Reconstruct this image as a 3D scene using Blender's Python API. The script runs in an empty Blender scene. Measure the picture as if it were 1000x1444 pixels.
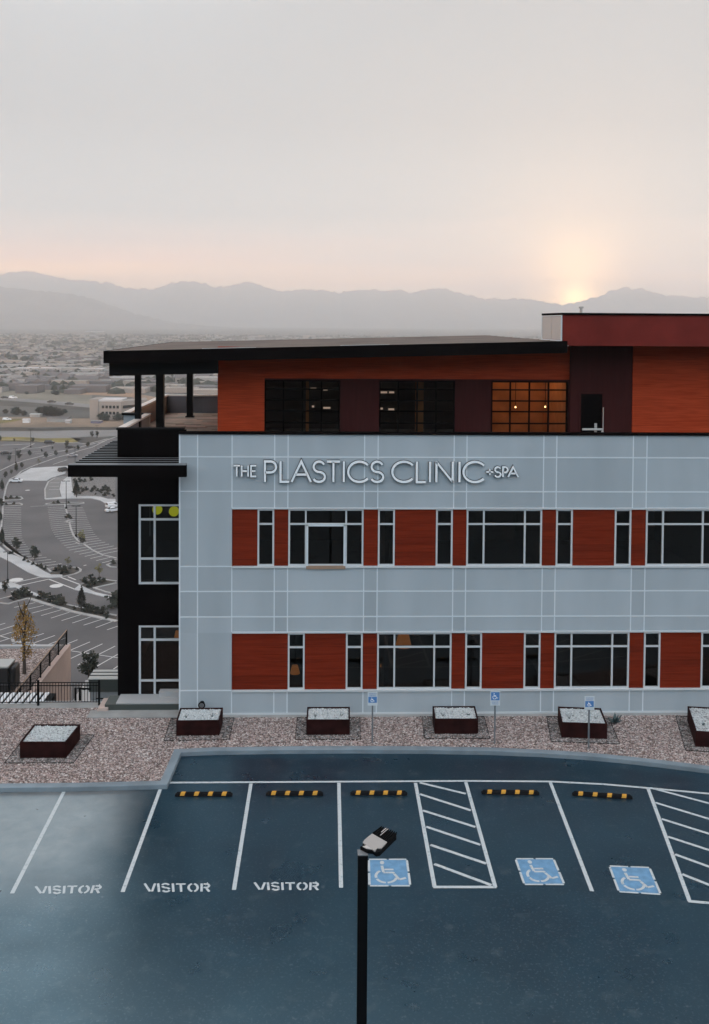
import bpy, bmesh, math, random
from mathutils import Vector, Matrix
random.seed(7)
C = bpy.context.scene
COL = C.collection
R = math.radians
# ------------------------------------------------------------------ camera
F, H = 1355.9, 14.19
YAW, PITCH, ROLL = .0281, .0338, .0063
PX, PY = 491.75, 500.3
cy, sy, cp, sp, cr, sr = math.cos(YAW), math.sin(YAW), math.cos(PITCH), math.sin(PITCH), math.cos(ROLL), math.sin(ROLL)
v_r = Vector((cy, -sy, 0)); v_f0 = Vector((sy, cy, 0)); v_z = Vector((0, 0, 1))
v_f = v_f0*cp - v_z*sp; v_u = v_f0*sp + v_z*cp
c_r = v_r*cr + v_u*sr; c_u = v_u*cr - v_r*sr
cam_d = bpy.data.cameras.new('camera'); cam = bpy.data.objects.new('camera', cam_d); COL.objects.link(cam)
cam.matrix_world = Matrix(((c_r.x, c_u.x, -v_f.x, 0), (c_r.y, c_u.y, -v_f.y, 0), (c_r.z, c_u.z, -v_f.z, H), (0, 0, 0, 1)))
cam_d.sensor_fit = 'VERTICAL'; cam_d.sensor_height = 36; cam_d.lens = F/1444*36
cam_d.shift_x = (500-PX)/1444; cam_d.shift_y = -(722-PY)/1444
cam_d.clip_start = .5; cam_d.clip_end = 40000
C.camera = cam
def ray(px, py):
    return c_r*(px-PX) - c_u*(py-PY) + v_f*F
def G(px, py, z=0.0):          # measured point of the photo on the level plane z
    d = ray(px, py); t = (z-H)/d.z
    return (d.x*t, d.y*t)
def U(px, py, Y):              # measured point of the photo on the upright plane Y
    d = ray(px, py); t = Y/d.y
    return (d.x*t, H+d.z*t)
# ------------------------------------------------------------------ sky, sun, exposure
SUN_AZ = math.atan2(ray(812, 425).x, ray(812, 425).y)
SUN_EL = R(3.4)
W = bpy.data.worlds.new('World'); C.world = W; W.use_nodes = True
nt = W.node_tree; nt.nodes.clear()
def N(t, **k):
    n = nt.nodes.new(t)
    for a, b in k.items(): setattr(n, a, b)
    return n
def L(a, b): nt.links.new(a, b)
def ramp(node, pts, interp='LINEAR'):
    r = node.color_ramp; r.interpolation = interp
    while len(r.elements) > 1: r.elements.remove(r.elements[-1])
    r.elements[0].position = pts[0][0]; r.elements[0].color = (*pts[0][1], 1)
    for p, c in pts[1:]:
        e = r.elements.new(p); e.color = (*c, 1)
out = N('ShaderNodeOutputWorld'); tc = N('ShaderNodeTexCoord')
sky = N('ShaderNodeTexSky', sky_type='NISHITA'); sky.sun_disc = False
sky.sun_elevation = SUN_EL; sky.sun_rotation = SUN_AZ; sky.dust_density = 4
bg1 = N('ShaderNodeBackground'); bg1.inputs[1].default_value = .006; L(sky.outputs[0], bg1.inputs[0])
sep = N('ShaderNodeSeparateXYZ'); L(tc.outputs['Generated'], sep.inputs[0])
r1 = N('ShaderNodeValToRGB'); L(sep.outputs[2], r1.inputs[0])
ramp(r1, [(0, (8.0, 3.9, 1.6)), (.05, (7.2, 3.6, 1.5)), (.062, (3.1, 1.8, 1.35)), (.08, (1.4, 1.2, 1.15)), (.11, (.655, .85, .96)), (.2, (.52, .66, .75)), (.32, (.545, .655, .73)), (.6, (.72, .78, .85)), (1, (.9, .93, 1.0))])
r2 = N('ShaderNodeValToRGB'); L(sep.outputs[2], r2.inputs[0])
ramp(r2, [(0, (5.6, 3.7, 2.7)), (.045, (3.6, 2.7, 2.4)), (.06, (1.6, 1.5, 1.45)), (.08, (1.12, 1.16, 1.18)), (.11, (.62, .83, .95)), (.2, (.52, .66, .75)), (.32, (.545, .655, .73)), (.6, (.72, .78, .85)), (1, (.9, .93, 1.0))])
# peach on the left, greyer towards the sun, broken by thin cloud streaks
mp = N('ShaderNodeMapping'); mp.inputs['Scale'].default_value = (1.5, 1.5, 26); L(tc.outputs['Generated'], mp.inputs[0])
nz = N('ShaderNodeTexNoise'); nz.inputs['Scale'].default_value = 2.2; nz.inputs['Detail'].default_value = 4; L(mp.outputs[0], nz.inputs[0])
mr = N('ShaderNodeMapRange'); mr.inputs[1].default_value = -.20; mr.inputs[2].default_value = .22; L(sep.outputs[0], mr.inputs[0])
ad = N('ShaderNodeMath', operation='ADD'); L(mr.outputs[0], ad.inputs[0])
mr2 = N('ShaderNodeMapRange'); mr2.inputs[1].default_value = .3; mr2.inputs[2].default_value = .7; mr2.inputs[3].default_value = -.35; mr2.inputs[4].default_value = .35
L(nz.outputs[0], mr2.inputs[0]); L(mr2.outputs[0], ad.inputs[1]); ad.use_clamp = True
mx = N('ShaderNodeMixRGB'); L(ad.outputs[0], mx.inputs[0]); L(r1.outputs[0], mx.inputs[1]); L(r2.outputs[0], mx.inputs[2])
# the opposite (eastern) half of the sky: brighter, cooler
mrb = N('ShaderNodeMapRange'); mrb.inputs[1].default_value = .15; mrb.inputs[2].default_value = -.7; L(sep.outputs[1], mrb.inputs[0])
mxb = N('ShaderNodeMixRGB', blend_type='MULTIPLY'); mxb.inputs[2].default_value = (2.6, 2.85, 3.0, 1)
L(mrb.outputs[0], mxb.inputs[0]); L(mx.outputs[0], mxb.inputs[1])
# glow around the set sun
sd = (math.sin(SUN_AZ)*math.cos(R(1.45)), math.cos(SUN_AZ)*math.cos(R(1.45)), math.sin(R(1.45)))
dt = N('ShaderNodeVectorMath', operation='DOT_PRODUCT'); L(tc.outputs['Generated'], dt.inputs[0]); dt.inputs[1].default_value = sd
mx0 = N('ShaderNodeMath', operation='MAXIMUM'); L(dt.outputs['Value'], mx0.inputs[0]); mx0.inputs[1].default_value = 0
def lobe(p, col, prev):
    pw = N('ShaderNodeMath', operation='POWER'); L(mx0.outputs[0], pw.inputs[0]); pw.inputs[1].default_value = p
    m = N('ShaderNodeMixRGB', blend_type='ADD'); L(pw.outputs[0], m.inputs[0]); L(prev, m.inputs[1]); m.inputs[2].default_value = (*col, 1)
    return m.outputs[0]
# added bright lobe in the unseen western sky, to bring sheen onto the asphalt
az_, el_ = math.atan2(-.262, 1), R(36)
dc = N('ShaderNodeVectorMath', operation='DOT_PRODUCT'); L(tc.outputs['Generated'], dc.inputs[0]); dc.inputs[1].default_value = (math.sin(az_)*math.cos(el_), math.cos(az_)*math.cos(el_), math.sin(el_))
mc = N('ShaderNodeMath', operation='MAXIMUM'); L(dc.outputs['Value'], mc.inputs[0]); mc.inputs[1].default_value = 0
pc = N('ShaderNodeMath', operation='POWER'); L(mc.outputs[0], pc.inputs[0]); pc.inputs[1].default_value = 60
mxc = N('ShaderNodeMixRGB', blend_type='ADD'); L(pc.outputs[0], mxc.inputs[0]); L(mxb.outputs[0], mxc.inputs[1]); mxc.inputs[2].default_value = (2.6, 2.9, 3.1, 1)
mxb = mxc
o_ = lobe(220, (1.1, .5, .08), mxb.outputs[0])
o_ = lobe(1300, (9.0, 4.6, 1.0), o_)
o_ = lobe(9000, (16, 10, 3.5), o_)
bg2 = N('ShaderNodeBackground'); bg2.inputs[1].default_value = .735; L(o_, bg2.inputs[0])
ash = N('ShaderNodeAddShader'); L(bg1.outputs[0], ash.inputs[0]); L(bg2.outputs[0], ash.inputs[1]); L(ash.outputs[0], out.inputs[0])
sl = bpy.data.lights.new('sun', 'SUN'); so = bpy.data.objects.new('sun', sl); COL.objects.link(so)
sl.energy = 2.0; sl.angle = R(2.0); sl.color = (1, .66, .40)
so.rotation_euler = Vector((math.sin(SUN_AZ)*math.cos(SUN_EL), math.cos(SUN_AZ)*math.cos(SUN_EL), math.sin(SUN_EL))).to_track_quat('Z', 'Y').to_euler()
so.location = (0, 0, 60)
C.view_settings.view_transform = 'Standard'; C.view_settings.look = 'None'; C.view_settings.exposure = 0; C.view_settings.gamma = 1
C.cycles.max_bounces = 10; C.cycles.volume_bounces = 4; C.cycles.transparent_max_bounces = 12
C.cycles.use_denoising = True; C.cycles.caustics_reflective = False; C.cycles.caustics_refractive = False
# ------------------------------------------------------------------ materials
def mat(name, col, rough=.7, metal=0, var=0, scale=3.0, bump=0, bscale=40, col2=None, emit=None, ior=None, stretch=None, detail=5, lo=.35, hi=.65, bdist=.02):
    m = bpy.data.materials.new(name); m.use_nodes = True; t = m.node_tree; b = t.nodes['Principled BSDF']
    b.inputs['Base Color'].default_value = (*col, 1); b.inputs['Roughness'].default_value = rough; b.inputs['Metallic'].default_value = metal
    if ior: b.inputs['IOR'].default_value = ior
    if emit: b.inputs['Emission Color'].default_value = (*emit[0], 1); b.inputs['Emission Strength'].default_value = emit[1]
    if var or col2 or bump:
        g = t.nodes.new('ShaderNodeNewGeometry'); mpn = t.nodes.new('ShaderNodeMapping'); t.links.new(g.outputs['Position'], mpn.inputs[0])
        if stretch: mpn.inputs['Scale'].default_value = stretch
    if var or col2:
        n = t.nodes.new('ShaderNodeTexNoise'); n.inputs['Scale'].default_value = scale; n.inputs['Detail'].default_value = detail; t.links.new(mpn.outputs[0], n.inputs[0])
        rr = t.nodes.new('ShaderNodeValToRGB'); t.links.new(n.outputs[0], rr.inputs[0])
        c2 = col2 or tuple(min(1, c*(1+var)) for c in col); c1 = col if col2 else tuple(c*(1-var) for c in col)
        ramp(rr, [(lo, c1), (hi, c2)]); t.links.new(rr.outputs[0], b.inputs['Base Color'])
    if bump:
        n2 = t.nodes.new('ShaderNodeTexNoise'); n2.inputs['Scale'].default_value = bscale; t.links.new(mpn.outputs[0], n2.inputs[0])
        bp = t.nodes.new('ShaderNodeBump'); bp.inputs['Strength'].default_value = bump; bp.inputs['Distance'].default_value = bdist
        t.links.new(n2.outputs[0], bp.inputs['Height']); t.links.new(bp.outputs[0], b.inputs['Normal'])
    return m
M = {}
M['panel'] = mat('blue grey metal panel', (.40, .445, .475), .5, 0, .06, .5, stretch=(1.5, 1, .35))
for k_, f_ in (('panel_b', 1.05), ('panel_c', .95)):
    M[k_] = mat('blue grey metal panel '+k_[-1], (.40*f_, .445*f_, .475*f_), .45, 0, .06, .5, stretch=(1.5, 1, .35))
M['joint'] = mat('pale joint trim', (.66, .71, .74), .5)
M['frame'] = mat('pale aluminium frame', (.58, .60, .61), .45, 0)
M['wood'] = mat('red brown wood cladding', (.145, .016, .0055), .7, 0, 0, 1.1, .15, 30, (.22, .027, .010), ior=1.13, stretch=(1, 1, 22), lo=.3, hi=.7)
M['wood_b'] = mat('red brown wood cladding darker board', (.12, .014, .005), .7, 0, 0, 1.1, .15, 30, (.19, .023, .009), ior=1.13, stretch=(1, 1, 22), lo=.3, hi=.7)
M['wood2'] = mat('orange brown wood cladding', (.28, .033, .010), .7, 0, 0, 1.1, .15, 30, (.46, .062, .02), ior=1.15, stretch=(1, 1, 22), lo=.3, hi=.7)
M['dark'] = mat('dark brown metal', (.0022, .0014, .0016), .8, 0, .2, .6, ior=1.1)
M['darkred'] = mat('maroon metal cladding', (.050, .012, .0115), .7, 0, .12, 2, ior=1.13, stretch=(4, 1, .3))
M['band'] = mat('rust red fascia', (.16, .02, .015), .65, 0, .15, .8, ior=1.2)
M['black'] = mat('black powder coat', (.003, .003, .0035), .6, ior=1.2)
M['roofm'] = mat('grey brown roof membrane', (.20, .155, .13), .9, 0, 0, 1.2, .6, 8, (.11, .085, .072), stretch=(.4, 3, 1))
M['capl'] = mat('pale parapet cap', (.85, .74, .66), .5)
M['paver'] = mat('tan pavers', (.40, .29, .21), .8, 0, .3, 1.5)
M['greyp'] = mat('grey parapet panel', (.16, .15, .16), .6, 0, .1, 1)
M['tanp'] = mat('tan panel', (.33, .22, .15), .6)
M['silver'] = mat('pale metal screen', (.50, .47, .45), .4, .2)
M['conc'] = mat('concrete', (.30, .30, .29), .85, 0, .12, 1.5, .2, 30)
M['concl'] = mat('pale concrete', (.42, .42, .42), .85, 0, .1, .2)
M['concp'] = mat('pink beige concrete', (.52, .40, .35), .85, 0, .08, .6)
M['kerb'] = mat('kerb concrete', (.19, .235, .265), .85, 0, .16, 1.2, .3, 40)
M['corten'] = mat('rusted steel planter', (.022, .006, .0055), .8, 0, .35, 3, ior=1.15)
M['stone'] = mat('white stones', (.56, .58, .58), .8, 0, .2, 30)
M['rock'] = mat('gravel stone', (.20, .155, .14), .9)
M['post'] = mat('galvanised post', (.20, .21, .22), .5, .4)
M['signw'] = mat('white sign face', (.62, .66, .68), .4)
M['signb'] = mat('blue sign face', (.09, .23, .50), .4)
M['paint'] = mat('worn white road paint', (.50, .54, .55), .7, 0, 0, 9, 0, 40, (.34, .39, .41), lo=.56, hi=.68)
M['paintb'] = mat('worn blue road paint', (.135, .29, .46), .7, 0, .12, 5)
M['yellow'] = mat('yellow reflective', (.62, .30, .03), .5)
M['rubber'] = mat('black rubber', (.006, .006, .007), .8, ior=1.25)
M['letter'] = mat('white letter face', (.92, .94, .95), .4)
M['lshadow'] = mat('dark letter shadow', (.012, .015, .018), .6)
M['int'] = mat('dark interior', (.045, .04, .038), .9)
M['intw'] = mat('amber wood interior', (.40, .17, .06), .8, 0, .2, 1.5)
M['lime'] = mat('lit lime lamp', (.5, .55, .03), .5, emit=((.50, .56, .02), .9))
M['amber'] = mat('lit amber lamp', (.4, .2, .07), .5, emit=((.75, .28, .06), .28))
M['bulb'] = mat('lit bulb', (.9, .6, .3), .5, emit=((1, .62, .25), 5))
M['asphL'] = mat('old grey asphalt', (.070, .067, .069), .85, 0, 0, .06, .3, 8, (.108, .102, .103), detail=9)
M['lpaint'] = mat('faded white paint', (.58, .57, .55), .8)
M['lkerb'] = mat('old kerb concrete', (.36, .35, .34), .9, 0, .15, .4)
M['shrub'] = mat('dark shrub leaves', (.022, .026, .016), .8, 0, .4, .8)
M['leafd'] = mat('dark green leaves', (.022, .030, .020), .8, 0, .45, .7)
M['leafy'] = mat('yellow green leaves', (.17, .15, .04), .8, 0, .35, 1)
M['leafa'] = mat('autumn yellow leaves', (.30, .17, .035), .8, 0, .45, 1.5)
M['bark'] = mat('bark', (.07, .055, .045), .9)
M['white'] = mat('white car paint', (.68, .70, .72), .3)
M['cblack'] = mat('black car paint', (.018, .018, .02), .25)
M['csilver'] = mat('silver car paint', (.32, .31, .33), .3, .3)
M['cglass'] = mat('car glass', (.01, .012, .014), .1)
M['tyre'] = mat('tyre', (.012, .012, .012), .8)
M['rim'] = mat('wheel rim', (.3, .3, .3), .4, .6)
M['cream'] = mat('cream render', (.30, .26, .23), .85)
M['roofw'] = mat('pale flat roof', (.50, .48, .48), .8)
M['hwall'] = mat('pale house wall', (.40, .38, .36), .85)
M['hroof'] = mat('grey shingle roof', (.13, .12, .12), .9)
M['hroof2'] = mat('pale shingle roof', (.22, .21, .20), .9)
M['field'] = mat('dry field', (.20, .145, .10), .95, 0, .25, .03, detail=8)
M['grass'] = mat('dry yellow grass', (.17, .135, .03), .95, 0, .35, .08, detail=8)
M['road'] = mat('pale road', (.19, .185, .18), .9, 0, .12, .04)
M['dirt'] = mat('dark rough ditch', (.035, .03, .022), .95, 0, .6, .15, detail=8)
M['mount'] = mat('far mountain slopes', (.09, .085, .08), 1, 0, .3, .004)
M['agave'] = mat('grey green leaves', (.06, .09, .09), .7, 0, .2, 4)
M['truck'] = mat('charcoal metal', (.012, .012, .013), .5)
M['roofg'] = mat('pale grey roof sheet', (.42, .42, .40), .7)
M['boxg'] = mat('green grey metal', (.045, .055, .05), .6)
M['boxl'] = mat('pale blue grey cladding', (.26, .28, .29), .6)
M['slat'] = mat('white slat', (.72, .74, .76), .5)
def glass(name, tint, rough=.02, refl=1.3):
    m = bpy.data.materials.new(name); m.use_nodes = True; t = m.node_tree; t.nodes.remove(t.nodes['Principled BSDF'])
    o = t.nodes['Material Output']; tr = t.nodes.new('ShaderNodeBsdfTransparent'); tr.inputs[0].default_value = (*tint, 1)
    gl = t.nodes.new('ShaderNodeBsdfGlossy'); gl.inputs['Roughness'].default_value = rough; gl.inputs['Color'].default_value = (.9, .74, .68, 1)
    fr = t.nodes.new('ShaderNodeFresnel'); fr.inputs[0].default_value = refl
    ms = t.nodes.new('ShaderNodeMixShader'); t.links.new(fr.outputs[0], ms.inputs[0]); t.links.new(tr.outputs[0], ms.inputs[1]); t.links.new(gl.outputs[0], ms.inputs[2])
    t.links.new(ms.outputs[0], o.inputs[0]); return m
M['glass'] = glass('tinted window glass', (.42, .40, .38), .01, 1.5)
M['glass2'] = glass('clear door glass', (.85, .8, .75))
# near asphalt: fresh blue-black seal coat, sky sheen painted as a pale patch at the left
def asphalt_near():
    m = bpy.data.materials.new('seal coated asphalt'); m.use_nodes = True; t = m.node_tree; b = t.nodes['Principled BSDF']
    g = t.nodes.new('ShaderNodeNewGeometry')
    def noise(s, d=5, w=0):
        n = t.nodes.new('ShaderNodeTexNoise'); n.inputs['Scale'].default_value = s; n.inputs['Detail'].default_value = d; n.inputs['Distortion'].default_value = w
        t.links.new(g.outputs['Position'], n.inputs[0]); return n.outputs[0]
    def rmp(src, pts):
        r = t.nodes.new('ShaderNodeValToRGB'); t.links.new(src, r.inputs[0]); ramp(r, pts); return r.outputs[0]
    def mix(f, a, c, mode='MIX'):
        k = t.nodes.new('ShaderNodeMixRGB'); k.blend_type = mode
        for i, v in enumerate((f, a, c)):
            if hasattr(v, 'is_output'): t.links.new(v, k.inputs[i])
            elif i == 0: k.inputs[0].default_value = v
            else: k.inputs[i].default_value = (*v, 1)
        return k.outputs[0]
    base = rmp(noise(.35, 8, .6), [(.3, (.001, .012, .024)), (.7, (.004, .025, .042))])
    grain = rmp(noise(38, 3), [(.3, (.72, .72, .72)), (.7, (1.3, 1.3, 1.3))])
    c = mix(1, base, grain, 'MULTIPLY')
    v = t.nodes.new('ShaderNodeTexVoronoi'); v.inputs['Scale'].default_value = 1.7; t.links.new(g.outputs['Position'], v.inputs[0])
    sp_ = rmp(v.outputs['Distance'], [(.0, (1, 1, 1)), (.035, (0, 0, 0))]); c = mix(sp_, c, (.16, .18, .19))
    scuff = rmp(noise(2.2, 9, .2), [(.58, (0, 0, 0)), (.75, (.3, .3, .3))]); c = mix(scuff, c, (.10, .12, .13))
    # pale patch: reflected sky brightness put into the base colour
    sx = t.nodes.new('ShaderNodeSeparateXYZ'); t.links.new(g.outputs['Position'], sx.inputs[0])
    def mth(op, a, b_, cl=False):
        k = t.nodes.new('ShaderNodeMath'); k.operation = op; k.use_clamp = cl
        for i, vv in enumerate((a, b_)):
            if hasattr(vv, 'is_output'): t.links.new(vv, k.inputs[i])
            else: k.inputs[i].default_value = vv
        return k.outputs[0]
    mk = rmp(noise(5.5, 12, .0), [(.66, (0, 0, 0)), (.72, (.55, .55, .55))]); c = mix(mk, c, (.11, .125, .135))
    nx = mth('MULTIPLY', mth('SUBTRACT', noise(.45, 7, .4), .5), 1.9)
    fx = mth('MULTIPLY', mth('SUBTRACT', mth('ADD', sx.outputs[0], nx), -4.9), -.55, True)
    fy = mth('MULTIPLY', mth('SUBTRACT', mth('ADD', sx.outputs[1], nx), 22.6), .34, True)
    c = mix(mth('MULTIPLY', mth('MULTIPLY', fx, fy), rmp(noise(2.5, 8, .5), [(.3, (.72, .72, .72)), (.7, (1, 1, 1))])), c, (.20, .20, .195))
    ag = rmp(noise(16, 2), [(.58, (0, 0, 0)), (.68, (.4, .4, .4))]); c = mix(ag, c, (.10, .13, .15))
    stn = rmp(noise(.5, 5, .3), [(.34, (.86, .86, .86)), (.5, (1, 1, 1))]); c = mix(1, c, stn, 'MULTIPLY')
    t.links.new(c, b.inputs['Base Color'])
    ro = rmp(noise(.8, 6), [(.3, (.26, .26, .26)), (.7, (.36, .36, .36))]); t.links.new(ro, b.inputs['Roughness'])
    b.inputs['IOR'].default_value = 2.0; b.inputs['Specular Tint'].default_value = (.54, .85, 1, 1)
    bp = t.nodes.new('ShaderNodeBump'); bp.inputs['Strength'].default_value = .25; bp.inputs['Distance'].default_value = .006
    t.links.new(noise(60, 3), bp.inputs['Height']); t.links.new(bp.outputs[0], b.inputs['Normal'])
    return m
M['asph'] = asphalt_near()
def gravel_mat(name, scale, cols, bump=1.0, dist=.05):
    m = bpy.data.materials.new(name); m.use_nodes = True; t = m.node_tree; b = t.nodes['Principled BSDF']
    g = t.nodes.new('ShaderNodeNewGeometry')
    v = t.nodes.new('ShaderNodeTexVoronoi'); v.inputs['Scale'].default_value = scale; t.links.new(g.outputs['Position'], v.inputs[0])
    s = t.nodes.new('ShaderNodeSeparateColor'); t.links.new(v.outputs['Color'], s.inputs[0])
    r = t.nodes.new('ShaderNodeValToRGB'); t.links.new(s.outputs[0], r.inputs[0]); ramp(r, cols)
    dk = t.nodes.new('ShaderNodeValToRGB'); t.links.new(v.outputs['Distance'], dk.inputs[0]); ramp(dk, [(.35, (1, 1, 1)), (.75, (.35, .33, .33))])
    mxx = t.nodes.new('ShaderNodeMixRGB'); mxx.blend_type = 'MULTIPLY'; mxx.inputs[0].default_value = 1
    t.links.new(r.outputs[0], mxx.inputs[1]); t.links.new(dk.outputs[0], mxx.inputs[2]); t.links.new(mxx.outputs[0], b.inputs['Base Color'])
    bp = t.nodes.new('ShaderNodeBump'); bp.invert = True; bp.inputs['Strength'].default_value = bump; bp.inputs['Distance'].default_value = dist
    t.links.new(v.outputs['Distance'], bp.inputs['Height']); t.links.new(bp.outputs[0], b.inputs['Normal']); b.inputs['Roughness'].default_value = .9
    return m
GC = [(0, (.12, .09, .08)), (.3, (.31, .235, .21)), (.6, (.46, .355, .32)), (.85, (.60, .51, .47)), (1, (.76, .71, .67))]
M['gravel'] = gravel_mat('pinkish gravel', 12, GC)
M['gravel2'] = gravel_mat('grey gravel', 12, [(0, (.06, .06, .055)), (.5, (.20, .19, .18)), (1, (.42, .41, .40))])
M['wstone'] = gravel_mat('white pebbles', 14, [(0, (.42, .45, .46)), (.5, (.60, .63, .63)), (1, (.75, .77, .77))], 1, .04)
# ------------------------------------------------------------------ mesh helpers
class MB:
    def __init__(s): s.v = []; s.f = []; s.mi = []
    def poly(s, pts, idx=None, mi=0):
        n = len(s.v); s.v += [tuple(p) for p in pts]; s.f.append([n+i for i in range(len(pts))]); s.mi.append(mi)
    def box(s, x0, x1, y0, y1, z0, z1, mi=0):
        n = len(s.v); s.v += [(x0,y0,z0),(x1,y0,z0),(x1,y1,z0),(x0,y1,z0),(x0,y0,z1),(x1,y0,z1),(x1,y1,z1),(x0,y1,z1)]
        for q in ((0,3,2,1),(4,5,6,7),(0,1,5,4),(1,2,6,5),(2,3,7,6),(3,0,4,7)): s.f.append([n+i for i in q]); s.mi.append(mi)
    def prism(s, poly, z0, z1, mi=0):
        # counter-clockwise outline extruded in z
        a = sum(poly[i][0]*poly[(i+1)%len(poly)][1]-poly[(i+1)%len(poly)][0]*poly[i][1] for i in range(len(poly)))
        if a < 0: poly = poly[::-1]
        n = len(s.v); k = len(poly)
        s.v += [(p[0],p[1],z0) for p in poly]+[(p[0],p[1],z1) for p in poly]
        s.f.append([n+k+i for i in range(k)]); s.mi.append(mi); s.f.append([n+i for i in reversed(range(k))]); s.mi.append(mi)
        for i in range(k):
            j = (i+1)%k; s.f.append([n+i,n+j,n+k+j,n+k+i]); s.mi.append(mi)
    def strip(s, path, w, z0, z1, side=0, mi=0):
        # band of width w along a ground path (mitred); side 0 centred, 1 left, -1 right
        P = [Vector((p[0], p[1])) for p in path]; n = len(P); off = []
        for i in range(n):
            d = ((P[i+1]-P[i]).normalized()+(P[i]-P[i-1]).normalized()).normalized() if 0 < i < n-1 else (P[min(i+1,n-1)]-P[max(i-1,0)]).normalized()
            nn = Vector((-d.y, d.x)); sc = 1
            if 0 < i < n-1:
                d1 = (P[i]-P[i-1]).normalized(); sc = 1/max(.35, abs(Vector((-d1.y,d1.x)).dot(nn)))
            off.append(nn*sc)
        a = .5 if side == 0 else (1 if side == 1 else 0); b = .5 if side == 0 else (0 if side == 1 else 1)
        Lp = [P[i]+off[i]*w*a for i in range(n)]; Rp = [P[i]-off[i]*w*b for i in range(n)]
        if z1-z0 < 1e-6:
            for i in range(n-1): s.poly([(*Rp[i],z1),(*Rp[i+1],z1),(*Lp[i+1],z1),(*Lp[i],z1)], mi=mi)
        else:
            m0 = len(s.v)
            for i in range(n): s.v += [(*Lp[i],z0),(*Rp[i],z0),(*Rp[i],z1),(*Lp[i],z1)]
            for i in range(n-1):
                q = m0+4*i
                for e in range(4):
                    s.f.append([q+e, q+(e+1)%4, q+4+(e+1)%4, q+4+e]); s.mi.append(mi)
            s.f.append([m0+3,m0+2,m0+1,m0]); s.f.append([m0+4*(n-1)+i for i in range(4)]); s.mi += [mi, mi]
    def tube(s, pts, r, k=8, r2=None, mi=0):
        P = [Vector(p) for p in pts]; n = len(P); m0 = len(s.v); r2 = r if r2 is None else r2
        for i in range(n):
            d = (P[min(i+1,n-1)]-P[max(i-1,0)]).normalized(); u = d.orthogonal().normalized() if i == 0 else (u-d*u.dot(d)).normalized()
            w = d.cross(u); rr = r+(r2-r)*i/max(1,n-1)
            for j in range(k):
                a = 2*math.pi*j/k; s.v.append(tuple(P[i]+(u*math.cos(a)+w*math.sin(a))*rr))
        for i in range(n-1):
            for j in range(k):
                a, b = m0+i*k+j, m0+i*k+(j+1)%k; s.f.append([a, b, b+k, a+k]); s.mi.append(mi)
        s.f.append([m0+j for j in reversed(range(k))]); s.f.append([m0+(n-1)*k+j for j in range(k)]); s.mi += [mi, mi]
    def build(s, name, m, parent=None, smooth=False, bevel=0):
        me = bpy.data.meshes.new(name); me.from_pydata(s.v, [], s.f)
        for mm in (m if isinstance(m, (list, tuple)) else [m]): me.materials.append(mm)
        for p, i in zip(me.polygons, s.mi): p.material_index = i; p.use_smooth = smooth
        me.update(); o = bpy.data.objects.new(name, me); COL.objects.link(o)
        if parent: o.parent = parent
        if bevel:
            bv = o.modifiers.new('bevel', 'BEVEL'); bv.width = bevel; bv.segments = 2; bv.limit_method = 'ANGLE'
        return o
def tag(o, label=None, cat=None, group=None, kind=None):
    if label: o['label'] = label
    if cat: o['category'] = cat
    if group: o['group'] = group
    if kind: o['kind'] = kind
    return o
def empty(name, loc=(0,0,0), rz=0, label=None, cat=None, group=None):
    o = bpy.data.objects.new(name, None); COL.objects.link(o); o.location = loc; o.rotation_euler = (0,0,rz); o.empty_display_size = .3
    return tag(o, label, cat, group)
def copy_tree(o, parent=None):
    c = o.copy(); COL.objects.link(c); c.parent = parent
    for ch in [x for x in COL.objects if x.parent == o]: copy_tree(ch, c)
    return c
KIDS = {}
def fast_copy(root, loc, rz=0, s=1, label=None):
    if root.name not in KIDS:
        kids = [x for x in COL.objects if x.parent == root]; KIDS[root.name] = [(k, [y for y in COL.objects if y.parent == k]) for k in kids]
    c = root.copy(); COL.objects.link(c); c.location = loc; c.rotation_euler = (0,0,rz); c.scale = (s,s,s) if not isinstance(s, tuple) else s
    if label: c['label'] = label
    for k, sub in KIDS[root.name]:
        kc = k.copy(); COL.objects.link(kc); kc.parent = c
        for y in sub:
            yc = y.copy(); COL.objects.link(yc); yc.parent = kc
    return c
def wallholes(mb, x0, x1, z0, z1, y0, y1, holes, mi=0):
    # a wall sheet with rectangular openings (x0,x1,z0,z1), cut in columns
    xs = sorted(set([x0, x1]+[min(max(h[i], x0), x1) for h in holes for i in (0, 1)]))
    for a, b in zip(xs, xs[1:]):
        if b-a < 1e-5: continue
        hs = sorted([(h[2], h[3]) for h in holes if h[0] <= a+1e-6 and h[1] >= b-1e-6]); z = z0
        for p, q in hs:
            if p > z: mb.box(a, b, y0, y1, z, p, mi)
            z = max(z, q)
        if z < z1: mb.box(a, b, y0, y1, z, z1, mi)
# ------------------------------------------------------------------ terrain
ZL = H-57.6           # level of the lower car park and valley
g = MB()
# one terrain surface: rows of y breakpoints, different drop on three x strips
def zprof(xi, y):
    if y < -45: return min(75, (-45-y)*.42)
    if y <= 34.75: return -.02
    if xi == 0:       # gravel shelf on the left
        if y <= 64.31: return -7.7
    elif xi == 1:     # sunken yard
        if y <= 69: return -12
    else:
        if y <= 60: return -.02
    if y <= 112: 
        a, za = (64.35, -14) if xi == 0 else ((69, -12) if xi == 1 else (60, -.02))
        return za+(ZL-za)*(y-a)/(112-a)
    return ZL
ysb = [-320, -200, -120, -80, -45, 34.75, 34.8, 60, 64.3, 64.35, 69, 69.05, 90, 112, 130]
for xi, (xa, xb) in enumerate([(-400, -17), (-17, -7.6), (-7.6, 400)]):
    for a, b in zip(ysb, ysb[1:]):
        za = zprof(xi, a+1e-4 if a in (34.75,) else a); zb = zprof(xi, b)
        if a == 34.75: za = -.02
        g.poly([(xa,a,za),(xb,a,za),(xb,b,zb),(xa,b,zb)])
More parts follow.
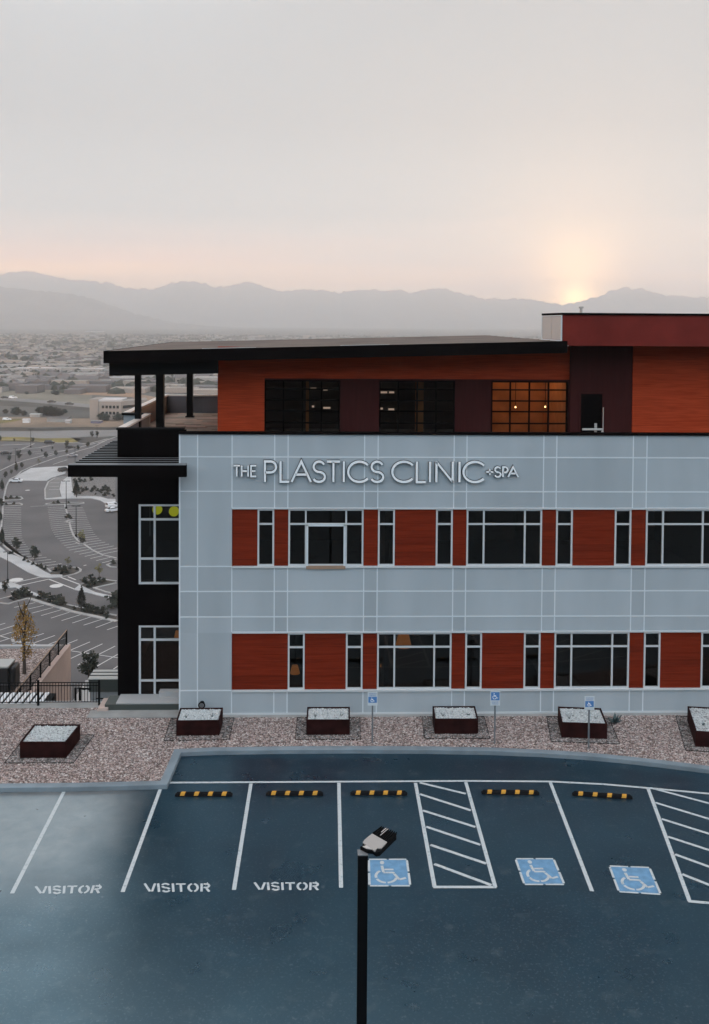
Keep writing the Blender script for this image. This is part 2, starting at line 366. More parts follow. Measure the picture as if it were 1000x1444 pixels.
def terr(name): pass
g.poly([(-7.6,34.8,-12),(-7.6,69,-12),(-7.6,60,-.02),(-7.6,34.8,-.02)])
M['hill'] = mat('dry hillside', (.05, .045, .035), .95, 0, .4, .2, detail=8)
tag(g.build('hillside', M['hill']), kind='structure')
g = MB(); g.poly([(-15000,125,ZL-.05),(15000,125,ZL-.05),(15000,20000,ZL-.05),(-15000,20000,ZL-.05)])
M['valley'] = mat('valley floor', (.11, .105, .095), .95, 0, 0, .012, 0, 1, (.055, .055, .048), detail=10)
tag(g.build('valley_floor', M['valley']), kind='structure')
# near car park surface
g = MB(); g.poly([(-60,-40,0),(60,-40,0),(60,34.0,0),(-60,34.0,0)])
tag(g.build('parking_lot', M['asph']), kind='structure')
kp = [G(x, y, .15) for x, y in [(-330,1107),(-100,1106),(0,1104.5),(110,1103.5),(226,1100.5),(230,1092),(246,1056),(300,1053.5),(400,1052),(500,1051.5),(600,1052),(690,1053.5),(760,1056.5),(820,1060),(870,1064.5),(930,1071),(1000,1079.5),(1100,1092),(1260,1116)]]
g = MB(); g.strip(kp, .27, -.01, .15, side=-1)
tag(g.build('kerb', M['kerb'], bevel=.02), kind='structure')
# gravel bed between kerb and building, one sheet with real stones on it
gb = MB(); inner = kp
poly = [(p[0], p[1]+.02) for p in inner]
top = [(inner[-1][0], 33.78), (-8.0, 33.78), (-8.0, 34.7), (inner[0][0], 34.7)]
gb.poly([(x, y, .135) for x, y in poly+top])
tag(gb.build('gravel_bed', M['gravel']), 'pinkish gravel bed between the kerb and the building wall', 'gravel', kind='stuff')
def inpoly(x, y, P):
    c = False; j = len(P)-1
    for i in range(len(P)):
        if (P[i][1] > y) != (P[j][1] > y) and x < (P[j][0]-P[i][0])*(y-P[i][1])/(P[j][1]-P[i][1])+P[i][0]: c = not c
        j = i
    return c
def rockv(mb, x, y, z, r, mi):
    n = len(mb.v); s = [random.uniform(.6, 1.2)*r for _ in range(6)]
    mb.v += [(x+s[0],y,z),(x,y+s[1],z),(x-s[2],y,z),(x,y-s[3],z),(x+random.uniform(-.3,.3)*r,y,z+s[4]*.8),(x,y,z-.3*r)]
    for q in ((0,1,4),(1,2,4),(2,3,4),(3,0,4)): mb.f.append([n+i for i in q]); mb.mi.append(mi)
RM = [mat('stone %s' % k, c, .9) for k, c in (('brown', (.13,.09,.08)), ('pink', (.36,.27,.25)), ('pale', (.52,.46,.43)), ('grey', (.24,.22,.21)))]
rk = MB(); GP = poly+top
cnt = 0
while cnt < 42000:
    x = random.uniform(-13.5, 15.5); y = random.uniform(28.2, 34.7)
    if inpoly(x, y, GP): rockv(rk, x, y, .135, random.uniform(.018, .042), random.choice((0,0,1,1,2,3))); cnt += 1
tag(rk.build('loose_gravel', RM), 'loose pink and brown stones covering the bed before the building', 'gravel', kind='stuff')
# ------------------------------------------------------------------ building
YF = 34.08
B = empty('office_building', (0, YF, 0), 0, 'blue grey and red clad clinic building with dark slanted penthouse roof', 'building')
B.location = (0,0,0)
TOP, WT1, WB1, WT2, WB2, BOT = 10.2, 7.541, 5.469, 3.079, .997, .149
XL, XR = -5.03, 22.0
mods = [(-1.647,-1.173),(1.548,2.03),(4.748,5.207),(7.968,8.437),(11.201,11.696),(14.43,14.91),(17.65,18.13),(20.88,21.36)]
w = MB()
xs_all = sorted([XL, -4.374, -3.158, XR]+[v for m_ in mods for v in m_]); zs_all = [BOT, WB2, WT2, 3.655, 4.57, WB1, WT1, 8.159, 9.39, TOP]
for xa, xb in zip(xs_all, xs_all[1:]):
    for za, zb in zip(zs_all, zs_all[1:]):
        if xa > -3.2 and (za, zb) in ((WB2, WT2), (WB1, WT1)): continue
        w.box(xa, xb, YF, YF+.25, za, zb, random.randrange(3))
w.build('facade_wall', [M['panel'], M['panel_b'], M['panel_c']], B)
j = MB(); jw = .042; jy = YF-.006
vx = [-4.374, -3.158]+[v for m_ in mods for v in m_]
for x in vx:
    if x < -4: j.box(x-jw/2, x+jw/2, jy, YF, BOT, TOP); continue
    for z0, z1 in ((WT1+.03, TOP), (WT2+.03, WB1-.03), (BOT, WB2-.03)): j.box(x-jw/2, x+jw/2, jy, YF, z0, z1)
for z in (9.39, 8.159, 4.57, 3.655): j.box(XL, XR, jy-.003, YF, z-jw/2, z+jw/2)
for z in (WB1, WB2): j.box(XL, -3.158, jy-.003, YF, z-jw/2, z+jw/2)
j.box(XL-.004, XL+.05, jy-.004, YF, BOT, TOP)
j.build('joint_trim', M['joint'], B)
t = MB()
for z in (WT1, WT2): t.box(-3.158, XR, YF-.035, YF+.1, z-.015, z+.045)
for z in (WB1, WB2): t.box(-3.158, XR, YF-.05, YF+.1, z-.05, z+.012)
t.box(XL, XR, YF-.03, YF+.1, BOT-.035, BOT+.03)
t.build('window_band_trim', M['frame'], B)
t = MB(); t.box(XL-.02, XR, YF-.06, YF+.3, TOP, TOP+.075); t.build('parapet_cap', M['dark'], B)
t = MB(); t.box(XL, XR, YF-.28, YF+.2, -.1, BOT-.04); t.build('footing', M['conc'], B)
def wood(x0, x1, z0, z1, m=M['wood'], y=YF+.035):
    p = MB(); n = max(1, round((z1-z0)/.26)); hh = (z1-z0)/n
    for i in range(n): p.box(x0, x1, y, y+.1, z0+i*hh+.004, z0+(i+1)*hh-.004, random.choice((0,0,1)))
    p.box(x0, x1, y+.012, y+.11, z0, z1)
    return p.build('wood_panel', [m, M['wood_b']], B)
def window(x0, x1, z0, z1, mull, trans, y=YF+.02, name='window', fw=.06, fm=None, gm=None, rows=None, d=.1):
    fr = MB(); 
    fr.box(x0, x0+fw, y, y+d, z0, z1); fr.box(x1-fw, x1, y, y+d, z0, z1)
    fr.box(x0+fw, x1-fw, y, y+d, z0, z0+fw); fr.box(x0+fw, x1-fw, y, y+d, z1-fw, z1)
    for mx_ in mull: fr.box(mx_-fw/2, mx_+fw/2, y+.002, y+d-.002, z0+fw, z1-fw)
    for tz in trans: fr.box(x0+fw, x1-fw, y+.004, y+d-.004, tz-fw/2, tz+fw/2)
    o = fr.build(name, fm or M['frame'], B)
    p = MB(); p.poly([(x0+fw/2, y+d*.5, z0+fw/2), (x1-fw/2, y+d*.5, z0+fw/2), (x1-fw/2, y+d*.5, z1-fw/2), (x0+fw/2, y+d*.5, z1-fw/2)])
    p.build('pane', gm or M['glass'], o)
    return o
for row, (z0, z1, tz) in enumerate(((WB1+.012, WT1-.015, 6.985), (WB2+.012, WT2-.015, 2.54))):
    if row == 0: wood(-3.15, -2.25, z0, z1); window(-2.25, -1.66, z0, z1, [], [tz])
    else: wood(-3.15, -1.15, z0, z1)
    for k in range(len(mods)):
        a, b = mods[k]
        if not (row == 1 and k == 0): wood(a-.01, b+.01, z0, z1)
        if k == len(mods)-1: break
        x0, x1 = b+.02, mods[k+1][0]-.02
        if (k+row) % 2 == 0: window(x0, x1, z0, z1, [x0+.62, x1-.62], [tz])
        else:
            window(x0, x0+.60, z0, z1, [], [tz]); wood(x0+.605, x1-.605, z0, z1); window(x1-.60, x1, z0, z1, [], [tz])
# temporary inner frame with timber sill at the second window
x0 = mods[0][1]+.02; x1 = mods[1][0]-.02
fr = MB(); a, b, c_, d_ = x0+.64, x1-.64, WB1-.02, 6.99
for q in ((a,a+.07,c_,d_),(b-.07,b,c_,d_),(a,b,d_-.07,d_+.02)): fr.box(q[0], q[1], YF-.055, YF+.02, q[2], q[3])
fr.build('opening_frame', M['joint'], B)
fr = MB(); fr.box(a, b, YF-.07, YF-.002, c_-.06, c_+.05); fr.build('timber_sill', M['tanp'], B)
# rooms behind the glass
YB = 35.3
t = MB()
for z in (.1, 4.35, 8.85): t.box(-7.3, XL, YB+.3, 50, z, z+.25); t.box(XL, XR, YF+.3, 50, z, z+.25)
t.box(-7.3, XR, 42, 42.2, .35, 8.85)
for x in (-3.9, 2.4, 8.6, 14.8): t.box(x, x+.15, YF+1.6, 42, .35, 8.85)
t.box(XR-.3, XR, YF+.3, 50, .1, 9.1); t.box(-7.3, XR, 49.9, 50.1, .1, 8.85); t.box(-7.44, -7.3, 35.6, 49.9, .1, 9.1)
t.build('interior_walls', M['int'], B)
# dark corner block
YB = 35.3; XB = -7.46
def ux(px, py, Y): return U(px, py, Y)[0]
def uz(px, py, Y): return U(px, py, Y)[1]
wx0 = ux(195.5, 780, YB); holes = [(wx0, XL+.05, uz(200,824,YB), uz(200,711,YB)), (wx0, XL+.05, uz(200,986,YB), uz(200,882,YB))]
t = MB(); wallholes(t, XB, XL+.06, .1, 10.2, YB, YB+.25, holes)
t.box(XB, XB+.02, YB+.25, 41, .1, 10.2)
t.build('corner_block', M['dark'], B)
t = MB(); t.box(XB-.03, XL, YB-.04, YB+.3, 10.2, 10.27); t.build('corner_cap', M['black'], B)
for (h, tzs) in zip(holes, ((732.6, 788), (902.5, 960))):
    window(h[0], h[1]+.2, h[2], h[3], [ux(218, 780, YB)], [uz(200, q, YB) for q in tzs], y=YB+.01, fw=.075)
t = MB(); t.box(-7.75, XL-.01, 34.45, 35.29, -.1, .36); t.build('porch_slab', M['boxg'], B)
t = MB(); t.box(-7.35, XL-.012, 34.47, 35.295, .362, .41); t.box(-5.9, XL-.012, 35.0, 35.297, .411, .6); t.build('porch_top', M['concl'], B)
t = MB(); t.box(-8.25, XL-.01, 33.8, 34.44, -.1, .16); t.build('porch_step', M['conc'], B)
# sunshade
sh = MB(); sh.box(-8.74, -4.67, 33.3, 33.5, 8.79, 9.2); sun = sh.build('sunshade', M['dark'], B)
tl = MB(); tl.box(-8.74, -4.67, 33.297, 33.5, 9.2, 9.225); tl.build('beam_cap', M['post'], sun)
for i in range(15):
    y = 33.75+i*.46; sl_ = MB(); xr = -4.72 if y < 34.0 else (-5.06 if y < 35.2 else XB)
    sl_.box(-8.70, xr, y, y+.07, 9.06, 9.19); sl_.box(-8.70, xr, y-.01, y+.08, 9.19, 9.2, 1); sl_.build('slat', [M['dark'], M['post']], sun)  # slat tops get a paler material: their highlight is put into the colour
# terrace
ZT = 9.3
t = MB(); t.box(XL, XR, YF+.25, 52, ZT-.2, ZT); t.box(-7.3, XL, YB+.25, 52, ZT-.2, ZT); t.box(-8.25, -7.3, 41.15, 52, ZT-.2, ZT)
t.build('terrace_floor', M['conc'], B)
pv = [mat('terrace paver %s' % k, c, .85, 0, .12, 2) for k, c in (('tan', (.66,.50,.38)), ('pink', (.74,.53,.43)), ('sand', (.58,.48,.39)), ('brown', (.42,.29,.21)))]
t = MB(); y = 34.4
while y < 51:
    x = -8.15+random.uniform(-.6, 0)
    while x < -3.9:
        l_ = random.choice((.6, .9, 1.2)); xa, xb = max(x, -8.15), min(x+l_-.015, -3.95)
        if y < 41.2 and xa < -7.25: xa = -7.25
        if y < 35.6 and xa < XL+.1: xa = XL+.1
        if xb > xa: t.box(xa, xb, y, y+.385, ZT, ZT+.02, random.randrange(4))
        x += l_
    y += .4
t.build('terrace_pavers', pv, B)
PT = 10.27
p = MB(); p.box(-7.45, -7.3, 35.61, 41, ZT-.5, 10.2); p.build('terrace_parapet', M['greyp'], B)
p = MB(); p.box(-8.4, -7.3, 41, 41.15, 5, 10.2); p.box(-8.4, -8.25, 41.15, 51.5, 5, 10.2); p.build('terrace_parapet', [M['panel']], B)
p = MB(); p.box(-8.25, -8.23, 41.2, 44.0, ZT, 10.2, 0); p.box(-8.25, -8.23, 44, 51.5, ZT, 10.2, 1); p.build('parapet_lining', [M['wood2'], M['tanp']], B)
p = MB(); p.box(-8.23, -7.2, 51.35, 51.5, ZT, 10.2); p.box(-6.35, 9, 51.35, 51.5, ZT, 10.2); p.box(-7.2,-6.35,51.6,51.7,ZT,10.2); p.build('terrace_parapet', M['greyp'], B)
p = MB(); p.box(-7.5, -7.22, 35.61, 41.2, 10.2, PT); p.box(-8.47, -8.17, 41.2, 51.6, 10.2, PT+.02); p.box(-8.17, 9, 51.3, 51.6, 10.2, PT); p.build('parapet_cap', M['capl'], B)
p = MB(); p.box(-8.47, -7.22, 40.9, 41.2, 10.2, PT+.01); p.build('parapet_cap', M['black'], B)
# roof
def post(x, y, w_, z0, z1):
    q = MB(); q.box(x-w_/2, x+w_/2, y-w_/2, y+w_/2, z0, z1); q.box(x-w_/2-.06, x+w_/2+.06, y-w_/2-.06, y+w_/2+.06, z0, z0+.06); q.build('post', M['black'], B)
post(-7.35, 38.7, .23, ZT+.02, 12.7)
a, _ = G(223.5, 607, ZT); post(a, 43.6, .34, ZT+.02, 12.9); post(-6.68, 49.0, .3, ZT+.02, 12.9)
def zr(x): return 13.03+.0275*(x+8.1)
RX0, RX1 = ux(147, 500, 36), 9.25
def slope_box(mb, x0, x1, y0, y1, dz0, dz1, mi=0):
    n = len(mb.v); mb.v += [(x0,y0,zr(x0)+dz0),(x1,y0,zr(x1)+dz0),(x1,y1,zr(x1)+dz0),(x0,y1,zr(x0)+dz0),(x0,y0,zr(x0)+dz1),(x1,y0,zr(x1)+dz1),(x1,y1,zr(x1)+dz1),(x0,y1,zr(x0)+dz1)]
    for q in ((0,3,2,1),(4,5,6,7),(0,1,5,4),(1,2,6,5),(2,3,7,6),(3,0,4,7)): mb.f.append([n+i for i in q]); mb.mi.append(mi)
t = MB(); slope_box(t, RX0, 8.9, 36.0, 52.4, -.36, 0)
roof = t.build('roof', M['dark'], B)
t = MB(); slope_box(t, RX0+.06, 8.96, 36.12, 52.35, .001, .03); 
for i in range(8): slope_box(t, RX0+.06, 8.96, 37.5+i*1.9, 37.54+i*1.9, .03, .045)
t.build('roof_membrane', M['roofm'], roof)
t = MB(); slope_box(t, RX0-.02, 9.25, 35.95, 35.999, -.42, .035); slope_box(t, RX0-.03, RX0, 36.0, 52.4, -.42, .035); t.build('fascia', M['dark'], roof)
for (pa, pb) in ((285, 361), (480, 549)):
    q = MB(); slope_box(q, ux(pa,490,36), ux(pb,490,36), 35.94, 35.999, .036, .055); q.build('edge_flashing', M['silver'], roof)
t = MB(); slope_box(t, ux(154,520,36.6), ux(307,520,36.6), 36.6, 36.9, -.93, -.425); slope_box(t, ux(154,520,36.6), ux(154,520,36.6)+.3, 36.9, 51, -.93, -.425); t.build('roof_beam', M['black'], roof)
# penthouse wall
YP = 38.0
xw0 = ux(307, 560, YP); xw1 = ux(804, 560, YP); zt = uz(500, 534, YP)
doors = [(373, 480), (535, 642), (693, 801)]
sx0 = ux(373, 560, YP)
t = MB(); t.box(xw0, sx0, YP, YP+.2, ZT, 13.2); 
n = len(t.v)
t.v += [(sx0,YP,zt),(xw1,YP,zt),(xw1,YP,13.3),(sx0,YP,12.9),(sx0,YP+.2,zt),(xw1,YP+.2,zt),(xw1,YP+.2,13.3),(sx0,YP+.2,12.9)]
for q in ((0,1,2,3),(4,7,6,5),(0,4,5,1)): t.f.append([n+i for i in q]); t.mi.append(0)
t.box(xw0, xw0+.2, YP+.2, 51.2, ZT, 12.9)
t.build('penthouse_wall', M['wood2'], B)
t = MB(); t.box(sx0, xw1, YP+.05, YP+.2, zt-.07, zt)
prev = sx0
for a, b in doors:
    xa, xb = ux(a,560,YP), ux(b,560,YP)
    if xa-prev > .05: t.box(prev, xa, YP+.05, YP+.2, ZT, zt-.07)
    prev = xb
t.box(prev, xw1, YP+.05, YP+.2, ZT, zt-.07)
t.build('penthouse_pier', M['darkred'], B)
rows = [uz(740, q, YP) for q in (550, 565.7, 580.8, 597.5)]
for i, (a, b) in enumerate(doors):
    xa, xb = ux(a,560,YP), ux(b,560,YP)
    o = window(xa, xb, ZT+.05, zt-.07, [xa+(xb-xa)*k/4 for k in (1,2,3)], rows, y=YP+.03, name='glass_door', fw=.055, fm=M['dark'], gm=M['glass2'])
    o['label'] = ('dark gridded glass door at the left', 'dark gridded glass door in the middle', 'gridded glass door lit amber')[i]
# penthouse rooms
t = MB(); t.box(xw0+.2, sx0+7.6, 44, 44.15, ZT, 12.6); t.box(sx0+7.5, 11.0, 44, 44.15, ZT, 12.6)
t.box(xw0+.2, 11.6, YP+.2, 51, 12.5, 12.55); t.box(9.9, 11.6, YP+.25, 42.5, ZT, 12.49)
t.build('interior_walls', M['int'], B)
t = MB(); t.box(ux(691,560,YP)-.1, ux(691,560,YP), YP+.25, 43, ZT, 12.49); t.box(ux(691,560,YP), 9.89, 42.5, 42.6, ZT, 12.49); t.box(9.88, 9.89, YP+.25, 42.5, ZT, 12.49); t.box(ux(583,560,42), ux(594,560,42), 41, 41.2, ZT, 12.45); t.box(ux(432,560,42), ux(436,560,42), 41, 41.2, ZT, 12.45); t.build('interior_walls', M['intw'], B)
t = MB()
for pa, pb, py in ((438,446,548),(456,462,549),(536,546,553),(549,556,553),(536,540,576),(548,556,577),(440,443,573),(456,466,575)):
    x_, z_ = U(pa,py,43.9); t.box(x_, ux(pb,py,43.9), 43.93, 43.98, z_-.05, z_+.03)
t.build('interior_glow_bar', mat('glowing daylight bar', (.5,.4,.35), .6, emit=((.8,.62,.5), .45)), B)  # added glowing bars stand in for daylight through back windows
# tall stair volume on the right
x2 = ux(804.5, 560, YP-.2); xo = ux(891.5, 560, YP-.2)
t = MB(); t.box(x2, xo, YP-.2, YP+.2, ZT, 13.45); 
t.build('stair_wall', M['darkred'], B)
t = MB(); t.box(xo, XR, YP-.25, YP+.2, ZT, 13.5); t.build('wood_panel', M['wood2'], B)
XV = ux(793.5, 460, 36)
t = MB(); n = len(t.v)
t.box(XV, XR, 36, 39.3, 13.36, 14.52); t.build('upper_band', M['band'], B)
t = MB(); t.box(XV-.03, XR, 35.96, 39.35, 14.52, 14.6); t.build('parapet_cap', M['dark'], B)
t = MB(); t.box(XV-.03, XV-.005, 36.15, 37.6, 13.58, 14.46); t.box(XV-.03, XV-.005, 37.64, 39.2, 13.58, 14.46); vs = t.build('vent_screen', M['silver'], B)
t = MB()
for q in ((36.03,36.12,13.5,14.51),(39.22,39.3,13.5,14.51),(36.12,39.22,13.5,13.57),(36.12,39.22,14.47,14.51)): t.box(XV-.045, XV-.004, *q)
t.build('screen_frame', M['joint'], vs)
vx_, vz_ = U(819.5, 439, 38)
t = MB(); t.tube([(vx_,38,14.4),(vx_,38,14.82)], .055, 12); t.tube([(vx_,38,14.8),(vx_,38,14.87)], .095, 12); t.build('vent_pipe', M['silver'], B)
dx0, dx1 = ux(819,560,YP-.2), ux(849,560,YP-.2); dz1 = uz(830,555.5,YP-.2)
t = MB(); t.box(dx0, dx1, YP-.235, YP-.201, ZT, dz1); dr = t.build('door', M['dark'], B)
t = MB(); t.box(dx0-.05, dx0, YP-.25, YP-.201, ZT, dz1+.05); t.box(dx1, dx1+.05, YP-.25, YP-.201, ZT, dz1+.05); t.box(dx0, dx1, YP-.25, YP-.201, dz1, dz1+.05); t.build('door_frame', M['darkred'], dr)
t = MB(); t.box(dx1-.3, dx1-.2, YP-.26, YP-.236, 9.5, 10.25); t.build('handle', M['silver'], dr)
# rail pipe beside the door
pr = [(dx0, YP-.5, uz(820,605.5,YP-.5)), (dx1-.12, YP-.5, uz(820,605.5,YP-.5)), (dx1-.06, YP-.5, uz(820,604,YP-.5)), (dx1-.03, YP-.5, 9.62), (dx1-.03, YP-.5, 10.9)]
t = MB(); t.tube(pr[:4], .045, 8); t.tube(pr[3:], .018, 8); t.build('drain_pipe', M['silver'], B)
# lamps inside
def pend(px, py, Y, r, m, label, flat=False, hh=None, ztop=None):
    x, z = U(px, py, Y); e = empty('pendant_lamp', (x, Y, z), 0, label, 'lamp')
    q = MB(); 
    if flat: q.tube([(0,-.05,0),(0,.05,0)], r, 24)
    else: q.tube([(0,0,-hh/2),(0,0,hh/2)], r, 16, r*.6)
    q.build('lamp_shade', m, e)
    q = MB(); q.tube([(0,0,(hh/2 if hh else r)),(0,0,ztop-z)], .012, 6); q.build('cord', M['black'], e)
pend(245.5, 721, 36.6, .19, M['lime'], 'bright lime disc lamp at the right in the upper corner window', True, ztop=8.8)
pend(222, 718.5, 37.6, .19, M['lime'], 'lime disc lamp half behind the mullion of the upper corner window', True, ztop=8.8)
pend(251, 895, 36.2, .15, M['amber'], 'small amber lamp in the lower corner window beside the wall', hh=.3, ztop=4.3)
pend(416, 944, 37.5, .2, M['amber'], 'amber lamp low in the narrow ground floor window', hh=.32, ztop=4.3)
pend(569, 902, 39, .34, M['amber'], 'large amber lamp shade at the top of the wide ground floor window', hh=.55, ztop=4.3)
pend(539, 938, 37.2, .10, M['amber'], 'tiny amber lamp at the left edge of the wide ground floor window', hh=.1, ztop=4.3)
for x_, y_ in ((727, 574), (769, 573.5)):
    pend(x_, y_, 40, .035, M['bulb'], 'hanging bulb in the %s half of the amber lit penthouse door' % ('left' if x_ < 750 else 'right'), hh=.07, ztop=12.49)
ll = bpy.data.lights.new('penthouse_lamp', 'AREA'); ll.energy = 42; ll.color = (1, .55, .25); ll.shape = 'RECTANGLE'; ll.size = 2.4; ll.size_y = 3
lo = bpy.data.objects.new('penthouse_lamp', ll); COL.objects.link(lo); lo.location = (ux(747,560,40), 40.3, 12.4)
# ------------------------------------------------------------------ letters on the facade
def arc(cx, cz, rx, rz, a0, a1, n=18): return [(cx+rx*math.cos(R(a0+(a1-a0)*i/n)), cz+rz*math.sin(R(a0+(a1-a0)*i/n))) for i in range(n+1)]
GL = {
 'T': (.60, [[(0,1),(.6,1)], [(.3,1),(.3,0)]]),
 'H': (.62, [[(.03,0),(.03,1)], [(.59,0),(.59,1)], [(.03,.5),(.59,.5)]]),
 'E': (.48, [[(.48,1),(.03,1),(.03,0),(.48,0)], [(.03,.5),(.42,.5)]]),
 'P': (.53, [[(.03,0),(.03,1)]+arc(.27,.73,.25,.27,90,-90,12)+[(.03,.46)]]),
 'L': (.43, [[(.03,1),(.03,0),(.43,0)]]),
 'A': (.84, [[(0,0),(.42,1),(.84,0)], [(.17,.36),(.67,.36)]]),
 'S': (.54, [arc(.27,.745,.23,.255,25,270,14)+arc(.27,.245,.25,.245,90,-155,14)[1:]]),
 'I': (.06, [[(.03,0),(.03,1)]]),
 'C': (.85, [arc(.5,.5,.5,.5,42,318,28)]),
 'N': (.76, [[(.03,0),(.03,1)], [(.73,0),(.73,1)], [(.03,1),(.73,0)]]),
 '+': (.6, [[(0,.5),(.6,.5)], [(.3,.2),(.3,.8)]]),
 'V': (.7, [[(0,1),(.35,0),(.7,1)]]), 'O': (.8, [arc(.4,.5,.4,.5,0,360,24)]),
 'R': (.6, [[(.03,0),(.03,1)]+arc(.27,.73,.27,.27,90,-90,12)+[(.03,.46)], [(.28,.46),(.6,0)]]),
}
def flat_stroke(mb, pts, w_, y0, y1, mi=0):
    # polyline of width w_ in the x-z plane, extruded in y
    P = [Vector(p) for p in pts]; n = len(P); off = []
    for i in range(n):
        d = (P[i+1]-P[i]).normalized()+(P[i]-P[i-1]).normalized() if 0 < i < n-1 else (P[min(i+1,n-1)]-P[max(i-1,0)])
        d = d.normalized() if d.length > 1e-9 else Vector((1,0)); nn = Vector((-d.y, d.x)); sc = 1
        if 0 < i < n-1:
            d1 = (P[i]-P[i-1]).normalized(); sc = 1/max(.4, abs(Vector((-d1.y,d1.x)).dot(nn)))
        off.append(nn*sc*w_/2)
    m0 = len(mb.v)
    for i in range(n):
        a, b = P[i]+off[i], P[i]-off[i]; mb.v += [(a.x,y0,a.y),(b.x,y0,b.y),(b.x,y1,b.y),(a.x,y1,a.y)]
    for i in range(n-1):
        q = m0+4*i
        for e in range(4): mb.f.append([q+e, q+(e+1)%4, q+4+(e+1)%4, q+4+e]); mb.mi.append(mi)
    mb.f.append([m0+3,m0+2,m0+1,m0]); mb.f.append([m0+4*(n-1)+i for i in range(4)]); mb.mi += [mi, mi]
sx_, sz_ = U(530, 665, YF)
SG = empty('building_sign', (sx_, YF-.002, sz_), 0, 'white raised letters THE PLASTICS CLINIC +SPA on the blue grey wall', 'sign')
LT = [('T',329.9,338.7,0),('H',340.8,350.8,0),('E',354,361.5,0),('P',373,390,1),('L',395,408,1),('A',411.5,438.5,1),('S',441,459,1),('T',461,479.5,1),('I',483.8,485.8,1),('C',491,518.5,1),('S',522.5,541,1),
      ('C',553,581.5,1),('L',586.5,600,1),('I',605,607,1),('N',614,639,1),('I',646.5,648.5,1),('C',653,681.5,1),('+',685,695,2),('S',696.8,705.8,2),('P',708.2,715.3,2),('A',715.8,730,2)]
for ch, a, b, big in LT:
    xa, xb = ux(a, 665, YF), ux(b, 665, YF); yt, yb = {0:(656.5,671.5), 1:(650.5,679), 2:(657.8,671.6)}[big]
    zt_, zb_ = uz(530, yt, YF), uz(530, yb, YF); wd, st = GL[ch]; hw = zt_-zb_
    wd_ = {'C': .87}.get(ch, wd)
    q = MB()
    for s_ in st:
        pts = [((xa+(xb-xa)*(u_/wd_) if ch != 'I' else (xa+xb)/2)-sx_, zb_+hw*v_-sz_) for u_, v_ in s_]
        flat_stroke(q, pts, .076 if big == 1 else .056, -.13, -.06)
    lt = q.build('letter', M['letter'], SG)
    q = MB()
    for s_ in st:
        pts = [((xa+(xb-xa)*(u_/wd_) if ch != 'I' else (xa+xb)/2)-sx_, zb_+hw*v_-sz_) for u_, v_ in s_]
        flat_stroke(q, pts, .116 if big == 1 else .088, -.058, -.004)
    q.build('letter_shadow', M['lshadow'], lt)  # wider dark stroke behind each letter: its standoff shadow built as colour
# ------------------------------------------------------------------ painted markings
Zp = .004
def line(pa, pb, label, w_=.105, z=Zp, name='painted_line', grp='white parking bay lines', parent=None):
    a, b = G(*pa), G(*pb); q = MB(); q.strip([a, b], w_, z, z); o = q.build(name, M['paint'], parent)
    if not parent: tag(o, label, 'painted line', grp)
    return o
lab = ['leftmost white bay line, at the far left of the lot', 'white bay line starting at the kerb corner, left of the second VISITOR', 'white bay line between the second and third VISITOR',
       'white bay line just left of the lamp pole', '', '', 'white bay line between the two right wheelchair symbols']
for i, (a, b) in enumerate((((94,1109),(17,1260)),((229,1105),(173,1258)),((354,1105),(330,1255)),((478,1104),(481,1252)),None or ((0,0),(0,0)),((0,0),(0,0)),((776,1103),(835,1257)))):
    if lab[i]: line(a, b, lab[i])
q = MB(); q.strip([G(x, y) for x, y in ((231,1104),(480,1102.5),(660,1101.5),(776,1102.3),(850,1106),(914,1111.5),(1000,1119.5),(1120,1131))], .105, Zp+.003, Zp+.003)
tag(q.build('painted_line', M['paint']), 'long curving white line across the heads of all the bays', 'painted line', 'white parking bay lines')
hz = empty('hatched_zone', (*G(650,1180), 0), 0, 'hatched access aisle outlined in white beside the lamp pole', 'road marking')
hz2 = empty('hatched_zone', (*G(1000,1190), 0), 0, 'hatched access aisle cut off by the right edge of the photo', 'road marking')
hz.location = hz2.location = (0,0,0)
for a, b in (((586,1104),(613,1251)),((657,1103),(698.5,1251)),): line(a, b, '', parent=hz)
line((611,1251.2),(700,1251.2), '', parent=hz, z=Zp+.004)
for a, b in (((592,1103.8),(657,1119.6)),((592,1120),(664,1143)),((596,1143),(670.5,1166.4)),((601,1166),(677.7,1191.6)),((607,1191.6),(685.6,1218)),((612.5,1218.6),(693,1248.5))): line(a, b, '', z=Zp+.002, parent=hz)
line((914,1112),(972.5,1271), '', parent=hz2); line((970,1271),(1110,1284), '', parent=hz2, z=Zp+.004)
for a, b in (((917,1111),(1000,1133)),((924,1132),(1000,1155)),((933,1155),(1000,1176)),((942,1180),(1000,1199)),((952,1205),(1000,1222.4)),((962,1233),(1000,1248))):
    line(a, (a[0]+(b[0]-a[0])*1.5, a[1]+(b[1]-a[1])*1.5), '', z=Zp+.002, parent=hz2)
